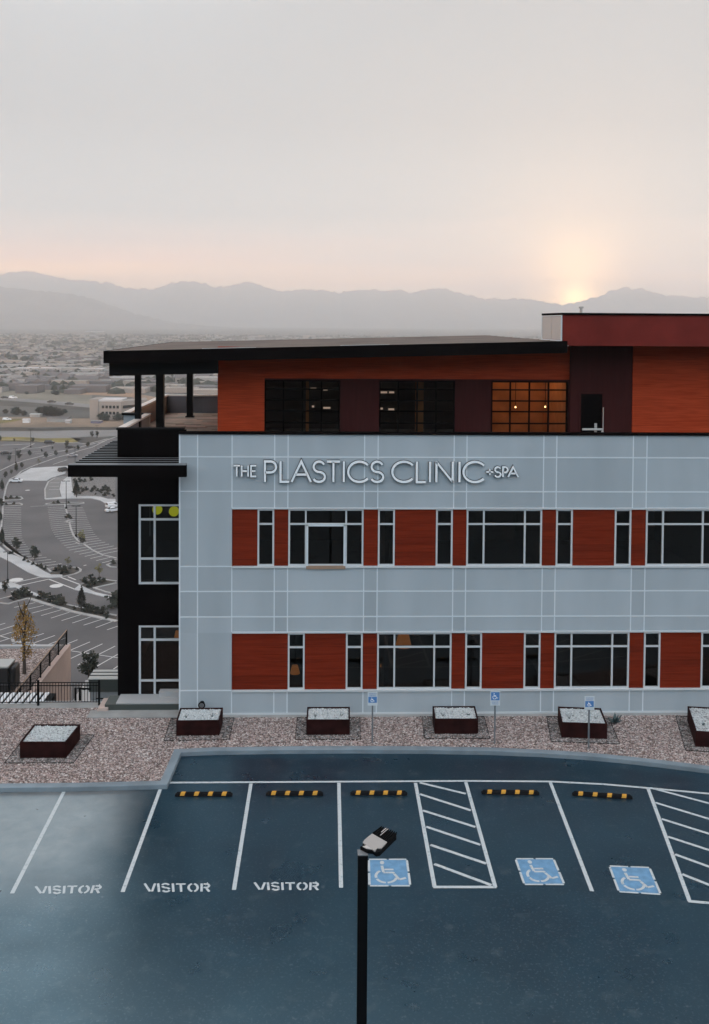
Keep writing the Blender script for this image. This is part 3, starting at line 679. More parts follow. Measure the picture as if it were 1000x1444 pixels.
# stencilled VISITOR
ST = {'V': (.75, [[(.0,1),(.30,.06)], [(.45,.06),(.75,1)]]), 'I': (.16, [[(.08,0),(.08,1)]]),
 'S': (.62, [arc(.31,.73,.25,.24,20,165,8), arc(.31,.73,.25,.24,195,270,5)+arc(.31,.25,.25,.24,75,15,5), arc(.31,.26,.25,.24,-15,-160,8)]),
 'T': (.7, [[(.0,.93),(.26,.93)], [(.44,.93),(.7,.93)], [(.35,.0),(.35,1)]]),
 'O': (.8, [arc(.4,.5,.33,.46,102,258,12), arc(.4,.5,.33,.46,-78,78,12)]),
 'R': (.72, [[(.08,0),(.08,1)], [(.22,.93),(.42,.93)]+arc(.42,.72,.2,.21,90,-90,8)+[(.22,.51)], [(.42,.42),(.66,.0)]])}
def word(quad, label):
    tl_, tr_, br_, bl_ = [Vector(G(*p_)) for p_ in quad]
    chars = 'VISITOR'; gap = .14; tot = sum(ST[c_][0] for c_ in chars)+gap*6; e = empty('painted_word', (*((tl_+br_)/2), 0), 0, label, 'painted word', 'VISITOR words painted on the asphalt')
    o_x, o_y = e.location.x, e.location.y; cur = 0
    for c_ in chars:
        wd, st = ST[c_]; q = MB()
        for s_ in st:
            pts = []
            for u_, v_ in s_:
                u2 = (cur+u_)/tot; p_ = (bl_.lerp(br_, u2)).lerp(tl_.lerp(tr_, u2), v_); pts.append((p_.x-o_x, p_.y-o_y))
            q.strip(pts, .062, Zp, Zp)
        q.build('letter', M['paint'], e); cur += wd+gap
word([(50.5,1250),(145,1248.5),(140.5,1259.5),(52.5,1260.5)], 'word VISITOR painted in the leftmost bay')
word([(204,1246),(297,1246),(296.5,1257.5),(206,1258)], 'word VISITOR painted in the middle of the three visitor bays')
word([(359,1244.5),(450.5,1244.5),(449.5,1255.3),(361,1255.3)], 'word VISITOR painted in the bay left of the lamp pole')
def icon_strokes():
    return [('disc', (.35,.855), .055), [(.34,.74),(.37,.50)], [(.40,.60),(.62,.60)], [(.37,.49),(.60,.49),(.63,.46)], [(.63,.44),(.74,.24)], [(.74,.24),(.90,.30)],
            arc(.43,.36,.25,.23,125,195,8), arc(.43,.36,.25,.23,205,265,8), arc(.43,.36,.25,.23,275,345,8)]
def symbol(quad, label):
    tl_, tr_, br_, bl_ = [Vector(G(*p_)) for p_ in quad]; c_ = (tl_+tr_+br_+bl_)/4
    e = empty('wheelchair_symbol', (c_.x, c_.y, 0), 0, label, 'road marking', 'blue wheelchair squares on the asphalt')
    def mp_(u_, v_): p_ = bl_.lerp(br_, u_).lerp(tl_.lerp(tr_, u_), v_)-c_; return (p_.x, p_.y)
    q = MB(); q.poly([(*mp_(.03,.03),Zp),(*mp_(.97,.03),Zp),(*mp_(.97,.97),Zp),(*mp_(.03,.97),Zp)]); q.build('blue_square', M['paintb'], e)
    q = MB()
    for a, b in (((.03,.02),(.47,.02)),((.53,.02),(.97,.02)),((.03,.98),(.47,.98)),((.53,.98),(.97,.98)),((.02,.06),(.02,.47)),((.02,.53),(.02,.94)),((.98,.06),(.98,.47)),((.98,.53),(.98,.94))):
        q.strip([mp_(*a), mp_(*b)], .06, Zp+.004, Zp+.004)
    q.build('border', M['paint'], e)
    q = MB()
    for s_ in icon_strokes():
        if s_[0] == 'disc': q.poly([(*mp_(s_[1][0]+s_[2]*math.cos(k*.5236), s_[1][1]+s_[2]*1.2*math.sin(k*.5236)), Zp+.004) for k in range(12)])
        else: q.strip([mp_(*p_) for p_ in s_], .07, Zp+.004, Zp+.004)
    q.build('wheelchair_figure', M['paint'], e)
symbol([(519,1211.4),(574.7,1211.4),(580,1250.3),(520,1250.3)], 'blue wheelchair square right behind the lamp pole')
symbol([(725.8,1210.6),(781.4,1210.6),(797.4,1248.3),(738.6,1248.3)], 'blue wheelchair square right of the hatched aisle, middle of the three')
symbol([(858,1220.8),(916.8,1223),(933.4,1262.4),(872,1258.5)], 'rightmost blue wheelchair square')
# wheel stops
wl = ['wheel stop in the bay below the kerb corner, leftmost', 'wheel stop left of the lamp pole, second from left', 'wheel stop above the lamp head, third from left', 'wheel stop right of the hatched aisle', 'rightmost wheel stop, slightly turned']
for i, ((xa, ya), (xb, yb)) in enumerate((((247,1119.5),(328,1119.5)),((375,1118.5),(456,1118.5)),((494,1118),(574.5,1118)),((679,1116.5),(760.5,1117.5)),((807,1118.5),(892,1123.5)))):
    a, b = Vector(G(xa,ya,.05)), Vector(G(xb,yb,.05)); l_ = (b-a).length; c_ = (a+b)/2
    e = empty('wheel_stop', (c_.x, c_.y, 0), math.atan2(b.y-a.y, b.x-a.x), 'black and yellow striped rubber '+wl[i], 'wheel stop', 'rubber wheel stops at the bay heads')
    q = MB(); hl = l_/2
    pr_ = [(-.085,0),(-.06,.09),(-.04,.10),(.04,.10),(.06,.09),(.085,0)]
    for x0_, x1_, s0, s1 in ((-hl,-hl+.07,.45,1),(-hl+.07,hl-.07,1,1),(hl-.07,hl,1,.45)):
        n = len(q.v); q.v += [(x0_, p_[0]*(.7+.3*s0), p_[1]*s0) for p_ in pr_]+[(x1_, p_[0]*(.7+.3*s1), p_[1]*s1) for p_ in pr_]
        for k in range(6): q.f.append([n+k, n+(k+1)%6, n+6+(k+1)%6, n+6+k][::-1]); q.mi.append(0)
        q.f.append([n+k for k in range(6)]); q.f.append([n+11-k for k in range(6)]); q.mi += [0, 0]
    q.build('body', M['rubber'], e, bevel=.006)
    for k in (.14,.38,.62,.86):
        x_ = -hl+l_*k; s_ = MB(); w2 = .066
        s_.poly([(x_-w2-.02,-.079,.032),(x_+w2-.02,-.079,.032),(x_+w2,-.061,.094),(x_-w2,-.061,.094)])
        s_.poly([(x_-w2,-.061,.094),(x_+w2,-.061,.094),(x_+w2,-.040,.104),(x_-w2,-.040,.104)])
        s_.poly([(x_-w2,-.040,.104),(x_+w2,-.040,.104),(x_+w2+.02,.040,.104),(x_-w2+.02,.040,.104)])
        s_.build('yellow_stripe', M['yellow'], e)
# ------------------------------------------------------------------ planters
def offs(P, d):
    c_ = Vector((sum(p_[0] for p_ in P)/4, sum(p_[1] for p_ in P)/4)); o = []
    for i in range(4):
        p_ = Vector(P[i]); e1 = (Vector(P[i])-Vector(P[i-1])).normalized(); e2 = (Vector(P[(i+1)%4])-p_).normalized()
        o.append(p_+e1*d-e2*d)
    return [tuple(x) for x in o]
pl = [([(28,1046.5),(93,1046.5),(113,1021.5),(48,1021.5)], 1073, 'low rust brown planter of white stones standing alone at the far left'),
      ([(248.5,1016.5),(309.5,1015.8),(314.5,998),(254,998.5)], 1038, 'rust brown planter of white stones at the wall corner, floodlight behind it'),
      ([(432,1015.2),(493.5,1015.2),(493.5,997),(433.5,997)], 1037, 'rust brown planter of white stones left of the leftmost parking sign'),
      ([(613,1014),(674.5,1014),(670,995.8),(610,996)], 1036, 'rust brown planter of white stones left of the middle parking sign'),
      ([(792,1018.8),(856.5,1021),(847.5,998.8),(786.8,996.4)], 1040, 'rust brown planter of white stones behind the right parking sign'),
      ([(981,1031),(1052,1036),(1030,999),(969.6,996)], 1053, 'rust brown planter cut off by the right edge of the photo')]
for i, (P, yb, lb) in enumerate(pl):
    Q = [G(x, y, .66) for x, y in P]
    c_ = (sum(p_[0] for p_ in Q)/4, sum(p_[1] for p_ in Q)/4)
    e = empty('planter', (c_[0], c_[1], .135), 0, lb, 'planter', 'planters of white stones along the building')
    L_ = [(p_[0]-c_[0], p_[1]-c_[1]) for p_ in Q]; I_ = offs(L_, -.04)
    q = MB()
    for k in range(4):
        a, b, c2, d2 = L_[k], L_[(k+1)%4], I_[(k+1)%4], I_[k]; q.prism([a,b,c2,d2], -.03, .53)
    q.prism(I_, -.03, .3); q.build('box', M['corten'], e)
    q = MB(); q.prism(offs(L_, -.045), .3, .485)
    q.build('stone_bed', M['wstone'], e)
    q = MB(); inn = offs(L_, -.07); c3 = 0
    while c3 < 900:
        x, y = random.uniform(-1.3,1.3), random.uniform(-1.3,1.3)
        if inpoly(x, y, inn): rockv(q, x, y, .485+random.uniform(0,.02), random.uniform(.02,.042), random.choice((0,0,1))); c3 += 1
    tag(q.build('white_stones', [M['stone'], mat('grey white stone', (.42,.45,.45), .9)], e), kind='stuff')
    for (u_, v_) in ((.2,.3),(.8,.35)):
        p_ = Vector(L_[0]).lerp(Vector(L_[1]), u_).lerp(Vector(L_[3]).lerp(Vector(L_[2]), u_), v_)
        if i == 0: continue
        q = MB()
        for k in range(9):
            a_ = random.uniform(0,6.28); r_ = random.uniform(.04,.11); q.tube([(p_.x,p_.y,.48),(p_.x+r_*math.cos(a_)*.5,p_.y+r_*math.sin(a_)*.5,.54),(p_.x+r_*math.cos(a_),p_.y+r_*math.sin(a_),.55+random.uniform(0,.08))], .008, 4, .003)
        q.build('sprig', M['agave'], e)
    # flush steel edging in the gravel
    O_ = offs([(p_[0], p_[1]) for p_ in Q], .36); O_ = [(x, min(y, 33.74)) for x, y in O_]
    q = MB()
    for k in range(4 if i == 0 else 4):
        a, b = O_[k], O_[(k+1)%4]; q.strip([a, b], .02, .1, .158)
    tag(q.build('steel_edging', M['black']), 'thin dark edging in the gravel around the '+['planter standing alone at the far left','planter at the wall corner','planter left of the leftmost parking sign','planter left of the middle parking sign','planter behind the right parking sign','planter at the right edge of the photo'][i], 'garden edging', 'steel edging frames around the planters')
    q = MB(); q.poly([(x, y, .142) for x, y in offs(O_, -.02)]); tag(q.build('grey_gravel', M['gravel2']), 'grey gravel patch inside the edging of the '+['lone left planter','wall corner planter','planter by the leftmost sign','planter by the middle sign','planter behind the right sign','planter at the right edge'][i], 'gravel', kind='stuff')
# floodlight behind the second planter
x, z = U(285, 993, 33.9)
e = empty('floodlight', (x, 33.9, .13), 0, 'small black round floodlight above the wall corner planter', 'floodlight')
q = MB(); q.tube([(0,0,0),(0,0,z-.13)], .03, 8); q.build('stem', M['black'], e)
q = MB(); q.tube([(0,-.1,z-.13),(0,.06,z-.10)], .13, 16, .08); q.build('lamp_head', M['black'], e)
q = MB(); q.tube([(0,-.115,z-.131),(0,-.102,z-.13)], .085, 16); q.build('lens', M['post'], e)
# leafy plant by the fifth planter
x, y = G(867, 1020, .13)
e = empty('agave_plant', (x, y, .13), 0, 'small grey green spiky plant in the gravel beside the wall', 'plant')
q = MB()
for k in range(26):
    a_ = random.uniform(0, 6.28); l_ = random.uniform(.2,.42); el = random.uniform(.2,1.2); d = Vector((math.cos(a_)*math.cos(el), math.sin(a_)*math.cos(el), math.sin(el))); s_ = Vector((-math.sin(a_), math.cos(a_), 0))*.05
    q.poly([Vector((0,0,.02))-s_*.5, d*l_*.5+s_*-1, d*l_, d*l_*.5+s_])
q.build('leaves', M['agave'], e)
# parking signs
def sign(px, pyb, pt, pb, label, style):
    x, y = G(px, pyb, .14); e = empty('parking_sign', (x, y, .12), 0, label, 'sign', 'wheelchair parking signs in the gravel')
    zt_ = U(px, pt, y)[1]-.12; zb_ = U(px, pb, y)[1]-.12
    q = MB(); q.box(-.025,.025,-.02,.02,0,zt_-.02); q.build('post', M['post'], e)
    hw = .165; q = MB(); q.box(-hw,hw,-.035,-.022,zb_,zt_); bd = q.build('board', M['signw'], e, bevel=.004)
    hh = zt_-zb_
    s0, s1 = ((.22,.66) if style == 0 else (.38,.95)); q = MB(); q.box(-hw*.86,hw*.86,-.0385,-.0355,zb_+hh*s0,zb_+hh*s1); q.build('blue_field', M['signb'], bd)
    q = MB(); sz = hh*(s1-s0)*.9; ox, oz = -sz*.52, zb_+hh*s0+sz*.05
    for s_ in icon_strokes():
        if s_[0] == 'disc': q.poly([(ox+sz*(s_[1][0]+s_[2]*1.3*math.cos(-k*.5236)), -.0405, oz+sz*(s_[1][1]+s_[2]*1.3*math.sin(-k*.5236))) for k in range(12)])
        else: flat_stroke(q, [(ox+sz*u_, oz+sz*v_) for u_, v_ in s_], .022, -.0405, -.0395)
    q.build('wheelchair_figure', M['letter'], bd)
    def txt(body, zc, size):
        cu = bpy.data.curves.new('t', 'FONT'); cu.body = body; cu.size = size; cu.align_x = 'CENTER'; cu.align_y = 'CENTER'; to = bpy.data.objects.new('t', cu); COL.objects.link(to)
        dg = bpy.context.evaluated_depsgraph_get(); me = bpy.data.meshes.new_from_object(to.evaluated_get(dg)); bpy.data.objects.remove(to)
        for v in me.vertices: v.co = (v.co.x, -.0405, v.co.y+zc)
        me.materials.append(M['signb']); o = bpy.data.objects.new('sign_text', me); COL.objects.link(o); o.parent = bd
    if style == 0: txt('RESERVED', zb_+hh*.88, .055); txt('PARKING', zb_+hh*.75, .055)
    else: txt('RESERVED', zb_+hh*.25, .05); txt('PARKING', zb_+hh*.13, .05)
sign(525, 1047, 975.5, 994.5, 'blue and white parking sign right of the third planter, leftmost of the three signs', 0)
sign(697.5, 1048, 974.5, 994.5, 'parking sign with large blue field, middle of the three', 1)
sign(830, 1055, 981.5, 1000.5, 'blue and white parking sign in front of a planter, rightmost of the three', 0)
# ------------------------------------------------------------------ street lamp in the foreground
YS = 12.3; xs_ = ux(511, 1300, YS); zt_ = uz(511, 1203, YS)
e = empty('street_lamp', (xs_, YS, 0), 0, 'tall black square pole with a flat finned lamp head in the foreground', 'street lamp')
q = MB(); q.box(-.065,.065,-.065,.065,.0,zt_); q.build('pole', M['black'], e, bevel=.006)
q = MB(); q.box(-.068,.068,-.068,.068,zt_,zt_+.012); q.build('pole_cap', M['post'], e)
q = MB(); q.box(-.2,.2,-.2,.2,0,.03); q.box(-.25,.25,-.25,.25,-.01,.0); q.build('base_plate', M['black'], e)
zh = zt_+.06
hq = [Vector(G(x, y, zh))-Vector((xs_, YS)) for x, y in ((509.5,1186),(537,1165.5),(561,1175),(533,1202.5))]
def hm(u_, v_): return hq[0].lerp(hq[1], u_).lerp(hq[3].lerp(hq[2], u_), v_)
def hp(L_): return [tuple(hm(*p_)) for p_ in L_]
q = MB(); q.prism(hp([(.02,.06),(.12,0),(.9,0),(1,.1),(1,.9),(.93,1),(.1,1),(0,.9)]), zh-.07, zh-.012)
q.prism(hp([(.5,.02),(.97,.02),(.97,.98),(.5,.98)]), zh-.012, zh-.002)
hd = q.build('lamp_head', M['black'], e, bevel=.004)
q = MB()
for k in range(9):
    v_ = .06+k*.11; q.prism(hp([(.52,v_-.012),(1.0,v_-.012),(1.0,v_+.012),(.52,v_+.012)]), zh-.002, zh+.014)
q.build('fin', M['black'], hd)
q = MB(); q.prism(hp([(.72,.33),(.98,.33),(.98,.37),(.72,.37)]), zh+.014, zh+.018); q.prism(hp([(.58,.44),(.98,.44),(.98,.47),(.58,.47)]), zh+.014, zh+.018); q.build('fin_edge', M['silver'], hd)
q = MB(); q.prism(hp([(-.02,.12),(.10,.06),(.52,.04),(.50,.94),(.20,.96),(.12,.80),(-.02,.85)]), zh-.011, zh+.004); q.build('top_plate', mat('pale lamp plate', (.34,.32,.30), .5), hd)
q = MB(); a = hm(.02,.45); b = hm(-.4,.5)
c0 = Vector((.02,.03)); q.prism([tuple(hm(.0,.25)), tuple(hm(.0,.8)), (.06,-.03), (-.03,.06)], zh-.05, zh-.006); q.build('arm', M['black'], e)
q = MB(); q.prism([tuple(hm(-.02,.35)), tuple(hm(-.02,.68)), (.05,.0), (.0,.05)], zh-.005, zh+.003); q.build('arm_plate', M['silver'], e)
# ------------------------------------------------------------------ left side: fence, wall, shelf, yard
t = MB(); t.box(-60, -8.0, 34.72, 35.15, -7.6, .14); t.box(-17, -7.62, 34.8, 35.0, -12, -7.6)
tag(t.build('retaining_wall', M['conc']), 'long pale concrete wall top carrying the black fence', 'wall')
def fence(x0, x1, Y, z, h, label, step, posts):
    e = empty('metal_fence', (x0, Y, z), 0, label, 'fence')
    q = MB(); 
    for zz in (h-.02, h-.13, .12): q.box(0, x1-x0, -.014, .014, zz-.014, zz+.014)
    q.build('rail', M['black'], e)
    q = MB(); n = int((x1-x0)/step)
    for i in range(n): q.box(i*step+step/2-.008, i*step+step/2+.008, -.008, .008, .12, h-.03)
    q.build('pickets', M['black'], e)
    for p_ in posts:
        q = MB(); q.box(p_-x0-.035, p_-x0+.035, -.035, .035, 0, h+.05); q.box(p_-x0-.042, p_-x0+.042, -.042, .042, h+.05, h+.07); q.build('post', M['black'], e)
    return e
p1, p2 = ux(54, 990, 34.95), ux(140, 990, 34.95); sp_ = p2-p1
fence(p2-9*sp_, p2, 34.95, .14, .86, 'black picket fence on the wall top at the gravel edge', .105, [p2-i*sp_ for i in range(10)])
# pale block and stair down
t = MB(); t.box(-7.98, -7.62, 34.35, 35.3, -.1, .27); tag(t.build('concrete_block', M['concp'], bevel=.015), 'small pinkish concrete block where the fence ends', 'concrete block')
t = MB()
for i in range(7): t.box(-12.2, -7.62, 35.16+i*.35, 35.16+(i+1)*.35, -12, -.9-i*.2)
t.box(-12.2, -7.62, 37.61, 41.5, -12, -2.3)
tag(t.build('staircase', M['concl']), 'pale concrete stair and landing going down behind the black fence', 'stairs')
e = empty('stair_railing', (-8.6, 37.6, -2.3), 0, 'short black railing behind the fence end, beside the dark corner', 'railing')
q = MB(); q.box(-.2,1.0,-.01,.01,1.62,1.66); q.box(-.2,1.0,-.01,.01,1.1,1.13)
for k in range(11): q.box(-.2+k*.11,-.188+k*.11,-.006,.006,0,1.62)
q.build('rail', M['black'], e)
q = MB(); x_a, z_a = U(149, 1001, 36); x_b, z_b = U(158, 990, 36)
tb = MB(); tb.tube([(x_a,36,z_a),(x_b,36,z_b)], .035, 8); tb.tube([(x_b,36,z_b),(x_b,36,-1)], .02, 8); tag(tb.build('handrail', M['greyp']), 'short sloping handrail beside the pale concrete block', 'handrail')
# slatted roof just below the fence
e = empty('slatted_canopy', (-12.2, 38, -2.9), 0, 'white slatted canopy roof seen through the black fence', 'canopy')
q = MB()
for k in range(46): q.box(-14+k*.305-.09, -14+k*.305+.1, 0, 5.9, 0, .05)
q.build('slat', M['slat'], e)
q = MB(); q.box(-14.2, .1, -.05, 5.95, -.08, -.01); q.box(0.02, .1, -.05, 5.95, -1.3, -.08); q.box(-14.2,-14.1,-.05,5.95,-1.3,-.08); q.build('canopy_frame', M['black'], e)
for px_, py_ in ((-14,.1),(-14,5.8),(0,.1),(0,5.8),(-7,5.8)):
    q = MB(); zz = -7.7 if px_ < -4.8 else -12; q.box(px_-.06,px_+.06,py_-.06,py_+.06,zz+2.9,-.08); q.build('post', M['black'], e)
# gravel shelf, its kerb, wall and rail
t = MB(); t.poly([(-60,35.2,-7.66),(-17.2,35.2,-7.66),(-17.2,63.9,-7.66),(-60,63.9,-7.66)]); tag(t.build('gravel_shelf', M['gravel']), 'pinkish gravel around the young yellow tree below the fence', 'gravel', kind='stuff')
t = MB(); t.box(-60, -17.2, 63.9, 64.25, -8.5, -7.5); tag(t.build('retaining_kerb', M['concl']), 'pale kerb along the far edge of the gravel shelf', 'kerb')
t = MB(); t.box(-17.2, -16.8, 35.2, 64.6, -12.5, -7.6); tag(t.build('stair_wall', M['concp']), 'pinkish wall running away below the fence with a black rail on top', 'wall')
e = empty('wall_railing', (-17.05, 50, -7.6), 0, 'black railing with pale top rail running along the pinkish wall', 'railing')
q = MB(); q.tube([(0,-10,.98),(0,14.5,.98)], .035, 8); q.build('top_rail', M['tanp'], e)
q = MB(); q.box(-.02,.02,-10,14.5,.12,.16); q.box(-.02,.02,-10,14.5,.84,.88)
for k in range(190): q.box(-.008,.008,-10+k*.129,-9.984+k*.129,.12,.86)
q.build('pickets', M['black'], e)
for k in range(13):
    q = MB(); q.box(-.045,.045,14.5-k*2-.045,14.5-k*2+.045,0,1.0); q.build('post', M['black'], e)
t = MB(); t.box(-17, -7.6, 35, 69, -12.1, -11.95); tag(t.build('yard_paving', M['concl']), kind='structure')
t = MB(); t.strip([(-16.8,68.5),(-12,69),(-7.6,69.2)], .4, -12, -11.6); tag(t.build('yard_kerb', M['concl']), 'pale kerb at the far edge of the sunken yard', 'kerb')
# utility building beside the dark corner
Yu = 55; ua = ux(125, 958, Yu); ut = uz(140, 957.5, Yu)
e = empty('utility_building', (ua, Yu, -11.95), 0, 'low green grey utility block with pale ribbed roof beside the dark corner', 'utility building')
q = MB(); q.box(0, 7, 0, 1.4, 11.95+ut-.75, 11.95+ut-.03); q.build('upper_wall', M['boxg'], e)
q = MB(); 
for k in range(9): q.box(.1, 7, .05, 1.35, k*.62, k*.62+.57)
q.box(.12, 6.9, .08, 1.3, 0, 11.95+ut-.75); q.build('lower_wall', M['boxl'], e)
q = MB(); q.box(-.04, 7, -.04, 1.44, 11.95+ut-.03, 11.95+ut+.02)
for k in (.45, .95): q.box(-.04, 7, k, k+.05, 11.95+ut+.02, 11.95+ut+.06, 1)
q.build('roof', [M['roofg'], M['boxg']], e)
# handrail frames in the yard
for k, (px_, py_) in enumerate(((106.5, 990), (113, 988))):
    Yh = 50; xh = ux(px_, 980, Yh); tp = uz(px_, 970, Yh); bt = -11.95
    q = MB(); q.tube([(xh,Yh,bt),(xh,Yh,tp),(xh+.35,Yh+.6,tp-.3)], .06, 8); tag(q.build('bollard_rail', M['black']), ('left' if k == 0 else 'right')+' of two dark bent rails standing behind the fence', 'handrail', 'bent rails in the yard')
# dark cabinet with pale lid at the far left
xa = ux(11.5, 950, 55); e = empty('equipment_cabinet', (xa-3, 55, -7.66), 0, 'black equipment cabinet with pale grey lid at the left edge', 'cabinet')
z0_ = uz(10, 929, 56.2)+7.66
q = MB(); q.box(-2,3,0,1.2,0,z0_-.12); q.build('body', M['truck'], e, bevel=.05)
q = MB(); q.box(-2.05,3.03,-.05,1.25,z0_-.12,z0_); q.build('lid', M['roofg'], e, bevel=.03)
q = MB(); q.box(3.05,3.36,.1,1.1,.55,z0_-.12); q.build('side_unit', M['truck'], e, bevel=.12)
q = MB(); q.box(-2,3.0,-.02,-.002,z0_*.45,z0_*.45+.04); q.build('seam', M['greyp'], e)
q = MB(); q.box(2.8,3.9,-1.0,-.1,-.02,.06); q.build('plinth', M['concl'], e)
# ------------------------------------------------------------------ trees
def crown(n, rx, rz, zc, leaf, shape='round', seed=0):
    rnd = random.Random(seed); q = MB(); cl = []
    for k in range(max(6, n//22)):
        while True:
            p_ = Vector((rnd.uniform(-1,1), rnd.uniform(-1,1), rnd.uniform(-1,1)))
            if p_.length < 1: break
        cl.append(p_)
    for k in range(n):
        c_ = rnd.choice(cl); p_ = c_+Vector((rnd.gauss(0,.16), rnd.gauss(0,.16), rnd.gauss(0,.14)))
        if shape == 'cone': f_ = max(.12, .95-.80*(p_.z+1)/2)
        elif shape == 'column': f_ = .9 if p_.z < .2 else max(.15, .9-.8*(p_.z-.2))
        else: f_ = 1
        x, y, z = p_.x*rx*f_, p_.y*rx*f_, zc+p_.z*rz
        a = Vector((rnd.gauss(0,1), rnd.gauss(0,1), rnd.gauss(0,1))).normalized()*leaf; b = a.orthogonal().normalized()*leaf*.6
        v = Vector((x,y,z)); q.poly([v-a, v-b, v+a, v+b])
    return q
def tree_proto(name, h, rx, leafm, label, shape, n, leaf, trunk=.28, cat='tree', group=None, seed=1, limbs=5):
    e = empty(name, (0,0,0), 0, label, cat, group)
    rz = h*(1-trunk)/2; q = MB(); q.tube([(0,0,-.1),(0,0,h*.5),(.03*h,0,h*.85)], .028*h if h < 6 else .16, 7, .02)
    rnd = random.Random(seed)
    for k in range(limbs):
        a = k*2.4; z = h*(trunk+.08*k); q.tube([(0,0,z),(math.cos(a)*rx*.35,math.sin(a)*rx*.35,z+h*.12),(math.cos(a)*rx*.6,math.sin(a)*rx*.6,z+h*.25)], .05, 5, .012)
    q.build('trunk', M['bark'], e); crown(n, rx, rz, h*trunk+rz, leaf, shape, seed).build('crown', leafm, e)
    return e
def place(proto_used, proto, loc, s, label, rz=0):
    if not proto_used[0]:
        proto_used[0] = True; proto.location = loc; proto.scale = (s,s,s); proto.rotation_euler = (0,0,rz); proto['label'] = label; return proto
    return fast_copy(proto, loc, rz, s, label)
# young yellow tree on the shelf
yt = tree_proto('young_tree', 4.3, .85, M['leafa'], 'slender autumn yellow tree on the gravel shelf', 'column', 900, .07, .27, seed=3, limbs=9)
x, y = G(34.5, 950, -7.66); yt.location = (x, y, -7.66)
# lower car park: pines and round trees
pine = tree_proto('pine_tree', 6, 1.7, M['leafd'], '', 'cone', 1500, .22, .12, group='dark trees in the lower car park', seed=5)
rnd_t = tree_proto('round_tree', 4, 1.25, M['leafd'], '', 'round', 800, .2, .2, group='dark trees in the lower car park', seed=6)
yel = tree_proto('sapling', 3.5, 1.0, M['leafy'], '', 'round', 260, .13, .3, group='pale saplings in the lower car park', seed=8)
up = [[False], [False], [False]]
def pxm(y): return (y-452)/57.6
TL = [(115,862,34,0,'dark spreading tree in front of the crosswalk, beside the dark building corner'),(49,790,20,1,'round dark tree on the kerb, right of two in the left stalls'),(23.5,776,18,1,'round dark tree in the left stalls, near the sidewalk corner'),
 (3,769,24,0,'dark tree at the left edge above the sidewalk'),(8,836,17,1,'small dark tree at the foot of the lamp post at the left'),(96,800,15,2,'thin yellow green sapling at the island tip'),(140,815,20,2,'yellow green sapling on the planted island near the building'),
 (116,767,20,2,'sapling in the middle of the stall divider'),(108,702,24,0,'dark narrow tree beside the shrub bed'),(13,651,9,1,'dark tree near the lamp post by the upper road'),(27,648,13,1,'larger dark tree beside the upper road lamp post'),
 (42,643,8,1,'small dark tree between two others on the upper verge'),(65,646,9,1,'dark tree on the upper verge above the pale apron'),(79,643,8,1,'small dark tree next to the silver car'),(94,631,10,1,'dark tree at the bend of the upper road'),
 (94,640,6,1,'low dark tree below the one at the road bend'),(23,665,13,0,'narrow dark tree beside the pale apron corner'),(31,660,8,1,'small dark tree right of the narrow one'),(55,657,11,2,'yellow green sapling above the pale apron'),
 (74,634,4,1,'tiny dark tree on the upper lot'),(59,637.5,4.5,1,'tiny grey tree left on the upper lot'),(110,635,7,1,'dark tree left of the distant lamp post'),(124,631,8,1,'dark tree right of the distant lamp post'),
 (46,625,8,1,'dark tree at the far lamp post by the yellow grass'),(20,623,5,1,'tiny tree before the yellow grass'),(1,622,8,0,'dark tree at the left edge by the yellow grass'),(8,674,9,1,'dark tree on the left verge above the white car'),
 (16,669,7,1,'small dark tree left of the white car'),(3,692,16,0,'tall dark tree at the left edge below the white car'),(2,715,12,1,'dark tree at the left edge by the small islands'),(1,735,14,0,'dark tree at the left edge beside the stalls'),
 (130,617,9,1,'dark tree on the dark mound left'),(137,616,8,1,'dark tree on the dark mound right')]
for px_, py_, hp_, k, lb in TL:
    x, y = G(px_, py_, ZL); h = hp_/pxm(py_); pr_ = (pine, rnd_t, yel)[k]; place(up[k], pr_, (x, y, ZL), h/(6,4,3.5)[k], lb, random.uniform(0,6))
# tree at building corner (behind stairs)
x, y = G(125, 962, -11.95); fast_copy(rnd_t, (x, y, -11.95), 1, .55, 'dark bushy tree left of the utility block')
# ------------------------------------------------------------------ lower car park
def GL_(P): return [G(x, y, ZL) for x, y in P]
t = MB(); t.poly([(x, y, ZL+.02) for x, y in GL_([(-420,617),(-420,1000),(700,1000),(700,620),(160,618),(60,624)])])
tag(t.build('lower_parking_lot', M['asphL']), kind='structure')
def sheet(name, P, m, dz, kind='structure', label=None, cat=None, thick=0):
    q = MB(); pts = GL_(P)
    if thick: q.prism(pts, ZL+.02, ZL+dz)
    else:
        a = sum(pts[i][0]*pts[(i+1)%len(pts)][1]-pts[(i+1)%len(pts)][0]*pts[i][1] for i in range(len(pts)))
        if a < 0: pts = pts[::-1]
        q.poly([(x, y, ZL+dz) for x, y in pts])
    return tag(q.build(name, m), label, cat, kind=kind)
sheet('concrete_apron', [(32,678),(66,678),(72,674),(92,668),(97,657),(60,659),(44,660),(20,673)], M['concl'], .05)
sheet('sidewalk', [(0,771),(10,780),(30,787),(50,798),(62,806),(72,811),(88,811),(88,814.5),(72,815.5),(58,815),(40,808),(15,793),(-10,781),(-10,768)], M['concl'], .15, thick=1)
sheet('sidewalk', [(96,672),(86,680),(84,690),(87,701),(64,703.5),(64,705),(100,703.2),(128,703),(141,706),(148,710),(163,710),(163,704),(152,704),(142,701),(128,700),(108,700),(102,690),(100,672)], M['concl'], .15, thick=1)
sheet('sidewalk', [(104,832),(112,825.5),(120,829),(135,836),(164,842.5),(164,847),(130,838)], M['concl'], .15, thick=1)
sheet('sidewalk', [(-10,824),(13,820),(18,822),(28,826),(45,835),(80,847),(78,850),(42,838),(22,829),(-10,832)], M['concl'], .15, thick=1)
